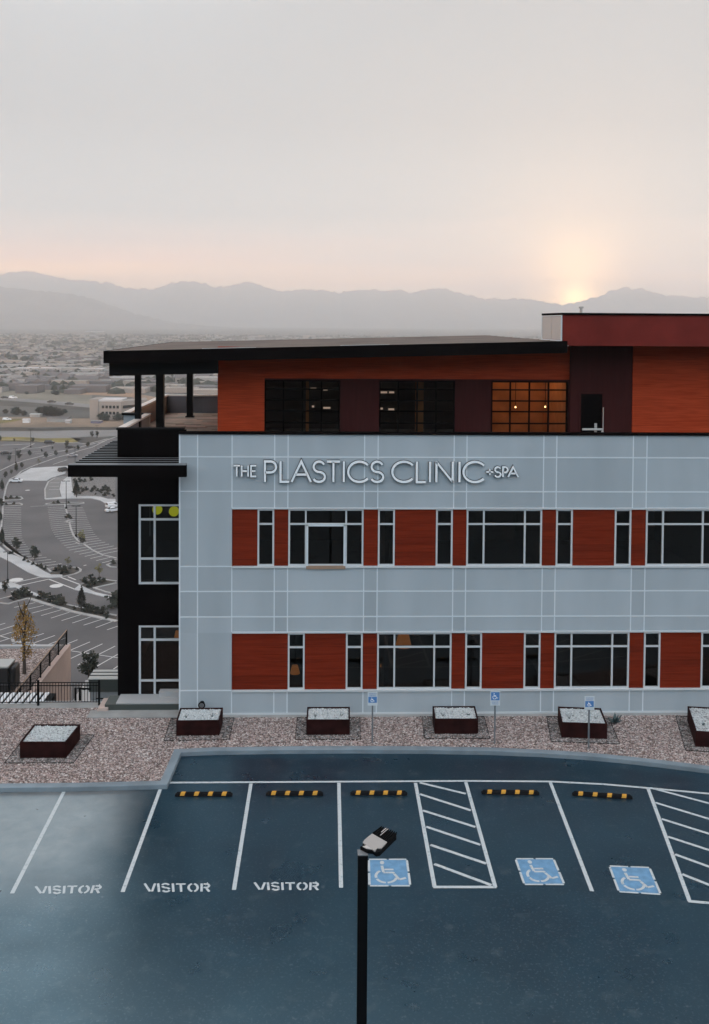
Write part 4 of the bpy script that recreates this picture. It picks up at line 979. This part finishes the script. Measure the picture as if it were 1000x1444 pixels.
sheet('planting_bed', [(100,672),(102,690),(108,700),(128,700),(142,701),(163,703.5),(163,672)], M['gravel2'], .08)
sheet('hatched_lot', [(65,703),(65,690),(69,680),(78,674.5),(93,672.5),(95,673),(85,680),(83.5,690),(86,701)], M['road'], .04)
kb = MB()
KL = [[(0,757),(2,742),(4,722),(4,714),(6,700),(9,686),(14,676),(24,671),(30,665),(45,658),(60,652.5),(78,646),(95,641.5),(113,635.5),(130,631),(150,621),(170,614)],
 [(0,664),(20,654.5),(35,649.5),(60,643),(75,639),(95,635),(118,629.5),(150,621.5)], [(-20,762),(0,764),(8,772),(20,781),(40,791),(55,797),(68,803),(72,807)],
 [(5,706),(28,705),(32,703.3),(29,700.8),(5,702)], [(5,714),(30,712.8),(31.5,711.3),(27,710),(5,711)], [(64,712),(66,710.5),(75,709.5),(100,709),(118,709),(118,710.2),(110,711),(66,712)],
 [(91,711),(93,717),(96,730),(97,733)], [(98,737),(100,746),(104,756),(109,762),(112,765)], [(119,768),(130,776),(145,783),(164,787.5)],
 [(70,812.5),(90,813.5),(105,810),(113,806.5),(114,803.5),(109,801),(98,800)], [(0,851),(12,852),(25,848),(38,844.5),(43,844.5),(60,850),(80,855.5),(100,862),(130,868.5),(164,876)],
 [(80,850),(92,852.5),(115,858),(135,862.5),(164,868.5)], [(113,825),(130,820.5),(145,817.5),(164,820)], [(164,822.5),(133,829.5),(150,835.5),(164,838)], [(164,794),(158,794.3),(151,797),(156,800),(164,800.5)],
 [(64,704),(63.5,690),(68,680),(78,674),(93,672)], [(104,733),(92,735.5),(97,737),(104,736)],[(107,765.5),(112,768),(120,766.5),(124,765)],
 [(0,628),(30,627),(48,626),(30,634),(55,631.5),(75,628)],[(0,619.5),(45,621.5),(80,624.5),(108,624.5),(124,626.5),(140,622),(152,619)],[(48,908),(19,906),(17.5,902.5),(22,902)]]
for P in KL: kb.strip(GL_(P), .5, ZL+.02, ZL+.17)
kb.strip(GL_([(43,845),(60,850.5),(80,856),(100,862.5),(130,869),(164,876.5)]), 1.0, ZL+.02, ZL+.16)
tag(kb.build('lower_kerb', M['lkerb']), kind='structure')
for i, P in enumerate(([(6,705.5),(28,704.5),(31,703),(29,701.5),(6,702.5)], [(6,713.5),(29,712.4),(30,711.3),(6,711.6)], [(70,812),(72,806),(80,803),(98,801),(108,801.8),(112,804),(104,809),(90,812)], [(114,824.5),(145,818.5),(163,820.5),(133,829),(122,830)], [(20,847),(30,840),(42,840),(60,845),(92,852),(120,860),(164,870),(164,875),(100,861),(60,849),(43,843.5),(38,843.5)],[(100,617.5),(112,624),(124,625.5),(140,621),(148,619),(128,616)],[(0,757),(2,765),(10,773),(30,785),(55,797),(64,804),(68,806),(60,803),(40,791),(20,780.5),(8,771)],[(66,711.5),(75,709.9),(116,709.4),(110,710.8)])):
    sheet('planting_island', P, mat('dark mulch %d' % i, (.05,.045,.038), .95, 0, .3, .5), .12)
# stall stripes as one painted layer
ps = MB()
def arclen(P):
    s_ = [0]
    for a, b in zip(P, P[1:]): s_.append(s_[-1]+(Vector(b)-Vector(a)).length)
    return s_
def along(P, s_, d):
    for i in range(len(P)-1):
        if d <= s_[i+1]: return Vector(P[i]).lerp(Vector(P[i+1]), (d-s_[i])/(s_[i+1]-s_[i]))
    return Vector(P[-1])
def row(A, Bp, n=None):
    A, Bp = GL_(A), GL_(Bp); sa, sb = arclen(A), arclen(Bp); n = n or int((sa[-1]+sb[-1])/2/2.74)
    for i in range(n+1): ps.strip([along(A, sa, sa[-1]*i/n), along(Bp, sb, sb[-1]*i/n)], .24, ZL+.05, ZL+.05)
row([(6,716),(5,740),(7,760),(10,772),(25,778.5),(40,789),(56,796),(70,801.5)], [(30,716),(30,740),(31,758),(36,767),(42,774.5),(59,783),(79,792),(95,798)])
row([(67,716),(69,730),(72,745),(78,757),(87,766),(97,776),(112,782),(144,794)], [(91,715),(95,730),(98,740),(104,756),(112,765),(124,772),(140,781),(168,788)])
row([(92,715),(96,730),(99,740),(105,756),(113,764.5),(124,771),(145,781.5)], [(117,716),(121,725),(126,738),(133,752),(142,761.5),(156,768.5),(176,775)])
for a, b in (((20,857),(50,850)),((32,861),(62,854)),((45,865),(75,857)),((58,868.5),(87,860)),((72,872),(100,863)),((87,875.5),(114,867)),((102,879),(129,870)),((118,882),(144,873.5)),((135,885.5),(160,876)),((151,888.5),(176,880)),
 ((-8,917),(62,893.5)),((10,920.5),(77.5,896.5)),((29,924.5),(93.5,899.5)),((47.5,927.5),(109.5,902.5)),((67,931),(127,905.5)),((87,935),(144.5,908.3)),((110,938),(162.5,911.5)),((135,941),(180,915)),((160,944),(198,918)),((-25,913),(47,890)),((-40,910),(33,886.5)),((-55,906),(20,882.5)),((-68,903),(7.5,879)),
 ((0,897),(13,901)),((46,908),(62,912)),((62,912),(92,917)),((92,917),(143,924.5)),((143,924.5),(170,928.5)),
 ((-5,846),(18,840)),((16,834.5),(27,840)),((43,714.5),(98,711.5)),((90,692),(100,692))):
    ps.strip(GL_([a, b]), .22, ZL+.054, ZL+.054)
for a, b in (((20,822),(60,813.5)),((28,826),(69,817)),((69,817),(105,831)),((86,814.5),(114,825)),((96,813.5),(107,818)),((118,798),(122,797))): ps.strip(GL_([a, b]), .38, ZL+.058, ZL+.058)
for k, yy in enumerate((675.5, 681, 686, 690.5)): ps.strip(GL_([(71-k*.6, yy),(84-k*.2, yy)]), .3, ZL+.062, ZL+.062)
for (x0_, y0_), (x1_, y1_) in (((60,646),(78,640.5)),((75,655),(95,648.5)),((0,636),(30,634)),((10,642),(60,636)),((50,640),(100,634)),((100,634),(125,628))): ps.strip(GL_([(x0_,y0_),(x1_,y1_)]), .3, ZL+.066, ZL+.066)
for cx_, cy_, r_ in ((79.5,826.5,1.4),(23,818,1.5),(39,691.5,.8)): x, y = G(cx_, cy_, ZL); ps.poly([(x+r_*math.cos(k*.5), y+r_*math.sin(k*.5)*1.1, ZL+.06) for k in range(12)])
tag(ps.build('stall_markings', M['lpaint']), kind='structure')
# shrubs
shp = tree_proto('shrub', 1.2, .95, M['shrub'], '', 'round', 240, .16, .05, cat='shrub', group='dark shrubs in the planted strips', seed=11, limbs=2); su = [False]
SB = [(8,704,.7),(16,703.5,.8),(24,703,.6),(9,712.5,.6),(20,712,.7),(78,806,.7),(84,805,1.0),(90,804.5,.8),(92,809,1.2),(88,810,.8),(99,802.5,.6),(108,804,.5),(76,710.5,.6),(82,710.5,.8),(97,710.5,.6),(35,791,.8),(40,794,.5),(47,797,.6),(53,799,.5),(58,801.5,.8),(64,803,.6),(14,782,.6),(18,781,.5),
 (24,845,1.3),(19,846,1.0),(30,838,1.0),(36,842,1.5),(41,841,.8),(56,844,1.1),(62,845,1.0),(68,849,1.3),(75,850.5,1.1),(84,850,1.2),(87,855,1.4),(82,853,1.0),(104,860,.5),(119,861,.9),(124,863,1.2),(130,864,1.1),(137,865.5,1.0),(145,866,1.1),(152,867,.5),(149.5,872.5,.7),
 (120,824,1.1),(128,822,1.3),(134,826,1.0),(140,822,.9),(126,828,.8),(147,822,.8),(96,731,1.0),(99,732,.8),(114,763,.8),(118,765,.9),(160,796,.8),(164,856,2.2),(160,859,1.2),
 (115,691,.8),(117,694,.9),(121,692,1),(113,697,.6),(130,694,1.1),(133,690,.9),(138,693,.8),(142,696,.9),(146,693,1.2),(149,690,1.1),(153,694,1.3),(152,698,1),(148,700,.9),(135,698,.5),(105,681,1.1),(112,680,1.2),(120,680,.9),(128,678,1),(108,686,1),(105,697,.9),(160,701,.8)]
for i, (px_, py_, s_) in enumerate(SB):
    x, y = G(px_, py_, ZL); r_ = 'in the strip by the %s' % ('small left islands' if py_ < 715 and px_ < 30 else 'curved sidewalk bed' if py_ < 715 else 'stall divider' if py_ < 770 else 'rounded island' if py_ < 812 and px_ > 70 else 'left sidewalk' if py_ < 812 else 'lower kerb')
    place([su[0]] if su[0] else su, shp, (x, y, ZL+.05), s_*1.1, 'one of the low dark shrubs '+r_, random.uniform(0,6)); su[0] = True
# far lamp posts
def lamp_proto(h):
    e = empty('street_lamp', (0,0,0), 0, '', 'street lamp', 'lamp posts in the lower car park')
    q = MB(); q.tube([(0,0,0),(0,0,h)], .11, 8, .07); q.tube([(0,0,0),(0,0,.7)], .28, 10); q.build('pole', M['black'], e)
    q = MB(); q.box(-1.1,-.35,-.18,.18,h-.08,h+.05); q.box(.35,1.1,-.18,.18,h-.08,h+.05); q.box(-.35,.35,-.04,.04,h-.04,h+.02); q.build('lamp_head', M['black'], e)
    return e
lp = lamp_proto(8); lu = [False]
for px_, yt_, yb_, lb in ((11,778,820,'nearest lower lamp post, at the left edge above the small tree'),(107.5,713,757,'lamp post in the stall divider, right one'),(93.5,678,718,'lamp post in front of the pale curved sidewalk'),(106,632,657,'lamp post right of the silver car'),(135.5,624,641,'lamp post beside the slatted shade'),(22,632,653,'lamp post on the upper verge at the left'),(43.5,605,631,'lamp post before the yellow grass'),(137,600,617,'thin lamp post on the dark mound')):
    x, y = G(px_, yb_, ZL); place(lu, lp, (x, y, ZL), ((yb_-yt_)/pxm(yb_))/8, lb); lu[0] = True
# cars
def car_proto(paint, suv=False):
    e = empty('parked_car', (0,0,0), 0, '', 'car')
    if suv: prof = [(-2.3,.35),(-2.35,.9),(-2.25,1.05),(-2.1,1.7),(.6,1.75),(1.2,1.15),(2.2,1.0),(2.35,.7),(2.3,.35)]
    else: prof = [(-2.25,.35),(-2.3,.75),(-2.2,.98),(-1.5,1.02),(-.9,1.42),(.35,1.45),(1.15,1.0),(2.1,.88),(2.3,.6),(2.25,.35)]
    q = MB(); n = len(prof)
    secs = [(-.88,.0),(-.92,.0),(.92,.0),(.88,.0)]
    def wid(z, full): return full if z < 1.03 else full-(z-1.03)*.45
    for sgn in (-1, 1): q.v += [(x, sgn*wid(z,.9), z) for x, z in prof]
    q.f.append(list(range(n))); q.f.append(list(range(2*n-1, n-1, -1))); q.mi += [0,0]
    for i in range(n): jn = (i+1)%n; q.f.append([i, n+i, n+jn, jn]); q.mi.append(0)
    q.build('body', paint, e, bevel=.05)
    g_ = MB(); zt_ = (1.6 if suv else 1.36); xa, xb = (-2.05,.75) if suv else (-1.3,.75)
    for sgn in (-1,1):
        y0_, y1_ = sgn*(wid(1.08,.9)+.01), sgn*(wid(zt_,.9)+.01)
        g_.poly([(xa,y0_,1.08),(xb+.25,y0_,1.08),(xb-.3,y1_,zt_),(xa+(.1 if suv else .5),y1_,zt_)])
    if suv: g_.poly([(1.13,-.8,1.24),(1.13,.8,1.24),(.68,.7,1.7),(.68,-.7,1.7)]); g_.poly([(-2.27,-.8,1.1),(-2.15,-.7,1.62),(-2.15,.7,1.62),(-2.27,.8,1.1)])
    else: g_.poly([(1.12,-.8,1.05),(1.12,.8,1.05),(.42,.68,1.43),(.42,-.68,1.43)]); g_.poly([(-1.52,-.8,1.05),(-.95,-.68,1.42),(-.95,.68,1.42),(-1.52,.8,1.05)])
    g_.build('windows', M['cglass'], e)
    for x in (-1.4, 1.45):
        for sgn in (-1, 1):
            q = MB(); q.tube([(x,sgn*.72,.33),(x,sgn*.93,.33)], .34, 14); wh = q.build('wheel', M['tyre'], e)
            q = MB(); q.tube([(x,sgn*.92,.33),(x,sgn*.945,.33)], .2, 10); q.build('rim', M['rim'], wh)
    return e
def car(px_, py_, rz, paint, suv, label, s=1):
    x, y = G(px_, py_, ZL); e = car_proto(paint, suv); e.location = (x, y, ZL+.05); e.rotation_euler = (0,0,rz); e.scale = (s,s,s); e['label'] = label; e['group'] = 'cars parked in the valley'; return e
car(22.5, 680.5, R(178), M['white'], False, 'white hatchback beside the pale concrete apron')
car(90, 665, R(58), M['cblack'], True, 'black off-road car standing at the edge of the concrete apron')
car(102, 644.5, R(8), M['csilver'], False, 'silver sedan on the upper road near the lamp post')
car(9, 641, R(4), M['cblack'], False, 'black car driving at the far left of the upper lot')
car(70, 626, R(3), M['cblack'], True, 'dark car in front of the yellow grass')
car(100, 632.5, R(2), M['cblack'], False, 'black car parked behind the dark tree at the road bend')
car(160, 716, R(38), M['white'], True, 'white car half hidden behind the dark building corner')
car(159.5, 722, R(35), M['white'], False, 'white sedan in the aisle beside the dark building corner')
# ------------------------------------------------------------------ valley floor features
sheet('gravel_road', [(-200,607),(-200,618),(60,620),(150,616),(200,612),(200,604),(60,608)], M['road'], .06)
sheet('yellow_grass', [(-100,616),(-100,620.5),(40,622.5),(80,624.5),(108,624),(116,619),(95,618),(60,618.5),(30,616.5)], M['grass'], .12, kind='stuff', label='strip of yellow grass beyond the upper lot', cat='grass')
sheet('yellow_grass', [(-100,589),(-100,597),(0,597.5),(20,594.5),(34,591.5),(30,590.5),(0,593)], M['grass'], .12, kind='stuff', label='small patch of yellow green grass at the left edge', cat='grass')
sheet('ditch', [(-200,603),(-200,607),(40,607.5),(100,607),(200,606),(200,601.5),(100,603),(60,604.5),(30,603)], M['dirt'], .10)
sheet('dirt_field', [(-200,586),(-200,603),(200,602),(200,590),(100,590),(40,588)], M['field'], .03)
sheet('tan_field', [(80,546.5),(120,546),(170,551),(230,562),(230,575),(185,560),(130,557),(90,556)], mat('tan field', (.30,.19,.12), .95, 0, .15, .02), .08)
sheet('pale_field', [(-200,547),(-200,561),(60,566),(130,572),(130,557),(85,554),(80,547)], mat('olive field', (.17,.155,.12), .95, 0, .2, .03), .05)
sheet('highway', [(-200,559.5),(-200,563),(0,564),(60,569),(130,575.5),(220,582),(220,577),(130,570.5),(60,564.5),(0,560.5)], M['road'], .15)
sheet('highway_verge', [(-200,563.5),(-200,570),(0,572),(60,575),(130,580),(220,586),(220,582.5),(130,576),(60,569.5),(0,564.5)], mat('dark verge', (.06,.055,.045), .95, 0, .3, .05), .10)
for px_, py_, pm, lb in ((7,562,M['cblack'],'black car on the distant highway, leftmost'),(18.5,562.3,M['white'],'white van on the distant highway'),(73,568,M['cblack'],'black car in the middle of the distant highway'),(98,571,M['cblack'],'dark car on the highway left of the cream office')):
    car(px_, py_, R(-10), pm, pm == M['white'], lb, 1.25)
car(10, 593, R(4), M['white'], True, 'white van by the round bushes in the valley'); car(31, 583, R(4), M['cblack'], False, 'dark car by the small bush', 1)
# cream office
x, y = G(133, 592, ZL); x2_, y2_ = G(170, 592, ZL); wdt = x2_-x
e = empty('cream_office', (x-2.5, y, ZL), 0, 'cream three storey office with blank tower and rows of dark windows', 'building')
hh = (592-566)/pxm(592); s_ = wdt/37
q = MB(); q.box(0, 12*s_, -.6, 18, 0, hh+1.3); q.box(12*s_, 44*s_, 0, 18, 0, hh); wl_ = q.build('wall', M['cream'], e)
q = MB(); n = len(q.v); q.v += [(44*s_,0,0),(75*s_,16,0),(66*s_,30,0),(35*s_,14,0),(44*s_,0,hh),(75*s_,16,hh),(66*s_,30,hh),(35*s_,14,hh)]
for f_ in ((0,1,5,4),(1,2,6,5),(2,3,7,6),(3,0,4,7),(4,5,6,7)): q.f.append([n+i for i in f_]); q.mi.append(0)
q.build('wing', M['cream'], e)
q = MB(); q.box(12*s_, 44*s_, .2, 18, hh+.02, hh+1.0); q.build('roof', M['roofw'], e)
for r_ in (0,1):
    for k in range(5):
        q = MB(); x_ = (17+k*5.2)*s_; zz = hh*(.72-.33*r_); q.box(x_, x_+3.3*s_, -.12, -.02, zz-1.0, zz+.6); q.build('window', M['cglass'], e)
    for k in range(6):
        q = MB(); a = Vector((44*s_+1+k*5*s_*.9, .3+k*2.35, 0)); dv = Vector((31*s_,16,0)).normalized(); zz = hh*(.72-.33*r_); b = a+dv*3; o_2 = Vector((dv.y,-dv.x,0))*.15
        q.poly([tuple(a+o_2+Vector((0,0,zz-1))), tuple(b+o_2+Vector((0,0,zz-1))), tuple(b+o_2+Vector((0,0,zz+.6))), tuple(a+o_2+Vector((0,0,zz+.6)))]); q.build('window', M['cglass'], e)
# valley bushes
bush = tree_proto('bushy_tree', 6, 3.6, M['leafd'], '', 'round', 1300, .5, .02, group='dense dark trees in the valley', seed=21)
bu = [False]
for px_, py_, hp_, lb in ((22,584.5,10,'round dark tree left in the valley'),(34,586,7,'small round dark tree beside it'),(8,583,6,'low dark tree at the left valley edge'),(57,583,9,'leftmost tree of the dense dark clump'),(64,585,12,'tall tree of the dense dark clump'),(71,586,13,'middle tree of the dense dark clump'),(78,586.5,12,'tree right of the middle in the dense clump'),(84,586.5,10,'right tree of the dense dark clump'),(91,583,6,'small dark tree right of the dense clump'),
  (136,590,9,'dark tree left before the cream office'),(143,592,10,'dark tree in the middle before the cream office'),(149,593.5,10,'dark tree right before the cream office'),(166,593,10,'dark tree at the wing of the cream office'),(172,592,9,'dark tree beyond the wing of the office'),(76,556,6,'lone dark tree in the pale field'),(80,557,6,'second dark tree in the pale field'),(38,556,4,'tiny dark tree in the pale field')):
    x, y = G(px_, py_, ZL); place(bu, bush, (x, y, ZL), (hp_/pxm(py_))/6*1.0, lb, random.uniform(0,6)); bu[0] = True
# sheds and trailer
def shed(px0, px1, pyb, hpx, dep, wm, rm, name, label, cat):
    x0_, y0_ = G(px0, pyb, ZL); x1_, _ = G(px1, pyb, ZL); h = hpx/pxm(pyb)
    e = empty(name, (x0_, y0_, ZL), 0, label, cat); w_ = x1_-x0_
    q = MB(); q.box(0, w_, 0, dep, 0, h*.8); q.build('wall', wm, e)
    q = MB(); n = 0; q.v += [(-.3,-.4,h*.8),(w_+.3,-.4,h*.8),(w_+.3,dep+.4,h*.8),(-.3,dep+.4,h*.8),(-.3,dep/2,h),(w_+.3,dep/2,h)]
    for f_ in ((0,1,5,4),(2,3,4,5),(0,4,3),(1,2,5),(0,3,2,1)): q.f.append(list(f_)); q.mi.append(0)
    q.build('roof', rm, e); return e
shed(32,41,596.5,6,3,M['white'],M['roofw'],'trailer','white box trailer on the dirt field','trailer')
shed(42,56,588,4.5,6,M['hwall'],M['roofg'],'shed','low grey shed with pale roof left of centre in the valley','shed')
sh_ = shed(66,96,595.5,7,8,M['conc'],M['hroof'],'long_shed','long open shed with dark eaves in the valley','shed')
shed(92,99,597,5,4,M['concl'],M['roofw'],'shed','small pale hut at the end of the long shed','shed')
shed(128,142,597,4,6,mat('violet shed',(.16,.15,.22),.8),M['hroof2'],'shed','small violet grey shed before the cream office','shed')
# white row apartments and long roofs
for i, (a, b, yb, hpx, nm, lb) in enumerate(((5,18,527,5,'apartment_block','low white end block at the left of the far white rows'),(20,32,526.5,7.5,'apartment_block','first block of the left white apartment row'),(32,44,526.5,7.5,'apartment_block','second block of the left white apartment row'),(44,55,526.5,7.5,'apartment_block','third block of the left white apartment row'),(55,66,526.5,7.5,'apartment_block','fourth block of the left white apartment row'),(66,76,526.5,7.5,'apartment_block','fifth block of the left white apartment row'),(76,87,526.5,7.5,'apartment_block','last block of the left white apartment row'),
    (99,110,526.5,7,'apartment_block','first block of the right white apartment row'),(111,122,526.5,7,'apartment_block','second block of the right white apartment row'),(122,133,526.5,7,'apartment_block','third block of the right white apartment row'),(133,145,527,7,'apartment_block','last block of the right white apartment row'),
    (11,50,531,2.5,'warehouse','long white warehouse roof at the left'),(85,114,529.5,2.5,'warehouse','long white warehouse roof in the middle'),(127,140,529.5,2.5,'warehouse','short white warehouse at the right'),(97,136,536,2.5,'warehouse','long white warehouse below the others'),(260,320,500,2.5,'warehouse','pale long building far out beyond the roof'),(120,150,468,1,'warehouse','faint pale building strip in the far haze'))):
    x0_, y0_ = G(a, yb, ZL); x1_, _ = G(b, yb, ZL); w_ = x1_-x0_-(.8 if nm == 'apartment_block' else 0); h = hpx/pxm(yb)
    e = empty(nm, (x0_, y0_, ZL), 0, lb, 'building', 'white blocks across the valley' if nm == 'apartment_block' else 'pale warehouses across the valley')
    q = MB(); q.box(0, w_, 0, 20, 0, h*.93); q.build('wall', M['hwall'] if nm == 'apartment_block' else M['roofw'], e)
    q = MB(); q.box(-.3, w_+.3, -.3, 20.3, h*.93, h); q.build('roof', M['roofw'], e)
    if nm == 'apartment_block':
        for k in range(2):
            q = MB(); x_ = w_*(.18+.4*k); q.box(x_, x_+w_*.24, -.15, -.02, h*.15, h*.7); q.build('window', M['cglass'], e)
# suburb houses
def house_proto(wm, rm, gable):
    e = empty('house', (0,0,0), 0, '', 'house', 'houses of the distant suburb')
    q = MB(); q.box(-6,6,-5,5,0,4.6); q.build('wall', wm, e)
    q = MB()
    if gable: q.v += [(-6.4,-5.4,4.5),(6.4,-5.4,4.5),(6.4,5.4,4.5),(-6.4,5.4,4.5),(0,-5.4,8),(0,5.4,8)]; fs = ((0,4,5,3),(1,2,5,4),(0,1,4),(2,3,5),(0,3,2,1))
    else: q.v += [(-6.4,-5.4,4.5),(6.4,-5.4,4.5),(6.4,5.4,4.5),(-6.4,5.4,4.5),(-6.4,0,7.6),(6.4,0,7.6)]; fs = ((0,1,5,4),(2,3,4,5),(0,4,3),(1,2,5),(0,3,2,1))
    for f_ in fs: q.f.append(list(f_)); q.mi.append(0)
    q.build('roof', rm, e)
    q = MB(); q.box(-4,-2,-5.1,-5.01,1.2,2.8); q.box(1.5,4.2,-5.1,-5.01,0,2.6); q.build('window', M['cglass'], e)
    return e
HP = [house_proto(M['hwall'], M['hroof'], True), house_proto(M['hwall'], M['hroof2'], False), house_proto(M['cream'], M['hroof'], False)]
hu = [[False],[False],[False]]
rnd = random.Random(4); k = 0
def far_occ(px_): return px_ < 345
for i in range(14):
    px_ = 3+i*5.9; x, y = G(px_, 546+rnd.uniform(-1,.3), ZL); v = i%3; place(hu[v], HP[v], (x, y, ZL), .95, 'house in the front row beside the pale field', rnd.uniform(-.1,.1)); hu[v][0] = True
for i in range(190):
    py_ = 487+55*rnd.random()**.7; px_ = rnd.uniform(-5, 330)
    if 518 < py_ < 531: continue
    if px_ > 150 and py_ > 500 and not (190 < px_ < 305 and py_ < 545): continue
    if 80 < px_ and py_ > 543: continue
    x, y = G(px_, py_, ZL); v = rnd.randrange(3)
    place(hu[v], HP[v], (x, y, ZL), 1.0, 'house with a pitched roof scattered in the hazy suburb', rnd.choice((0,1.57,.3,-.4)))
# far town and far trees: countless, one mass each
tw = MB(); tr = MB()
for i in range(9000):
    D = 760*(5.2**(rnd.random()**.8)); X = rnd.uniform(-.42,.62)*D
    if rnd.random() < .35:
        a, b, h = rnd.uniform(5,16), rnd.uniform(5,12), rnd.uniform(3,6.5); tw.box(X-a, X+a, D-b, D+b, ZL-.1, ZL+h, rnd.randrange(3))
    else:
        s = rnd.uniform(3,8); h = rnd.uniform(3,8); n = len(tr.v)
        tr.v += [(X-s,D,ZL),(X,D-s,ZL),(X+s,D,ZL),(X,D+s,ZL),(X-s*.8,D,ZL+h*.6),(X,D-s*.8,ZL+h*.5),(X+s*.8,D,ZL+h*.65),(X,D+s*.8,ZL+h*.6),(X+rnd.uniform(-1,1),D,ZL+h)]
        for q in ((0,1,5,4),(1,2,6,5),(2,3,7,6),(3,0,4,7),(4,5,8),(5,6,8),(6,7,8),(7,4,8)): tr.f.append([n+i_ for i_ in q]); tr.mi.append(0)
tag(tw.build('distant_town', [mat('far pale roof', (.30, .29, .28), .9), M['cream'], M['hroof']]), 'countless pale buildings fading into the haze of the valley', 'town', kind='stuff')
tag(tr.build('distant_trees', M['leafd']), 'countless dark trees between the far houses of the valley', 'trees', kind='stuff')
# ------------------------------------------------------------------ mountains
from mathutils import noise as mn
def ridge(P, D, name, base_d, back, amp, seed):
    q = MB(); nx, ny = 620, 30; xs = [P[0][0]+(P[-1][0]-P[0][0])*i/nx for i in range(nx+1)]
    def ry(x):
        for (a, b), (c_, d_) in zip(P, P[1:]):
            if x <= c_: return b+(d_-b)*(x-a)/(c_-a)
        return P[-1][1]
    for i, x in enumerate(xs):
        d = ray(x, ry(x)); t_ = D/d.y; X0, Zt = d.x*t_, H+d.z*t_; Zt += ((.2-abs(mn.noise(Vector((x*.05, seed, 0)))))*.0032+mn.noise(Vector((x*.15, seed, 3)))*.0022+mn.noise(Vector((x*.4, seed, 7)))*.0012)*D*(1 if seed < 3 else .5)
        for j_ in range(ny+1):
            u_ = j_/ny; Y = D-base_d*(1-u_) if u_ <= 1 else D
            yy = D-base_d+(base_d+back)*u_; s_ = (yy-(D-base_d))/base_d if yy <= D else 1-(yy-D)/back
            s_ = max(0, s_); prof = s_**1.35 if yy <= D else s_
            zz = ZL-6+(Zt-ZL+6)*prof
            if 0 < s_ < 1: zz += amp*(abs(mn.noise(Vector((X0*.0009, yy*.0004, seed))))-.25)*s_*(1-s_)*4
            q.v.append((X0*(yy/D)**.3, yy, zz))
    for i in range(nx):
        for j_ in range(ny):
            a = i*(ny+1)+j_; q.f.append([a, a+ny+1, a+ny+2, a+1]); q.mi.append(0)
    return tag(q.build(name, M['mount'], smooth=True), kind='structure')
ridge([(-420,392),(-200,388),(-60,386),(0,382.5),(20,380),(45,379.5),(60,384),(85,390),(100,391),(130,394),(160,399),(185,405.5),(210,405.5),(230,400),(255,395.5),(270,393.5),(285,397),(305,405.5),(320,400.5),(345,395.5),(365,399),(390,407.5),(420,407.5),(455,407),(480,410.5),(505,408),(530,406.5),(550,406.5),(580,410),(600,407),(615,404.5),(640,408.5),(665,415.5),(700,420),(735,419.5),(765,423),(790,430),(810,428),(840,417),(865,406),(885,403.5),(905,406),(920,409.5),(940,416.5),(960,414.5),(985,419.5),(1000,417.5),(1060,410),(1200,415),(1500,405)], 14000, 'far_mountains', 3600, 2200, 130, 1.3)
ridge([(-420,398),(-200,392),(0,402.5),(40,407),(60,409),(100,413),(130,420),(165,433),(200,444),(240,454),(300,461),(360,466)], 9000, 'near_hill', 2300, 1600, 60, 5.1)
# ------------------------------------------------------------------ haze
q = MB(); q.box(-12000, 12000, -340, 18500, ZL-8, 850)
hm_ = bpy.data.materials.new('haze air'); hm_.use_nodes = True; t_ = hm_.node_tree; t_.nodes.remove(t_.nodes['Principled BSDF'])
pv_ = t_.nodes.new('ShaderNodeVolumePrincipled'); pv_.inputs['Color'].default_value = (1, .985, .98, 1); pv_.inputs['Density'].default_value = .00018; pv_.inputs['Anisotropy'].default_value = .42
t_.links.new(pv_.outputs[0], t_.nodes['Material Output'].inputs['Volume'])
tag(q.build('haze', hm_), 'pale haze filling the valley air', 'haze', kind='stuff')
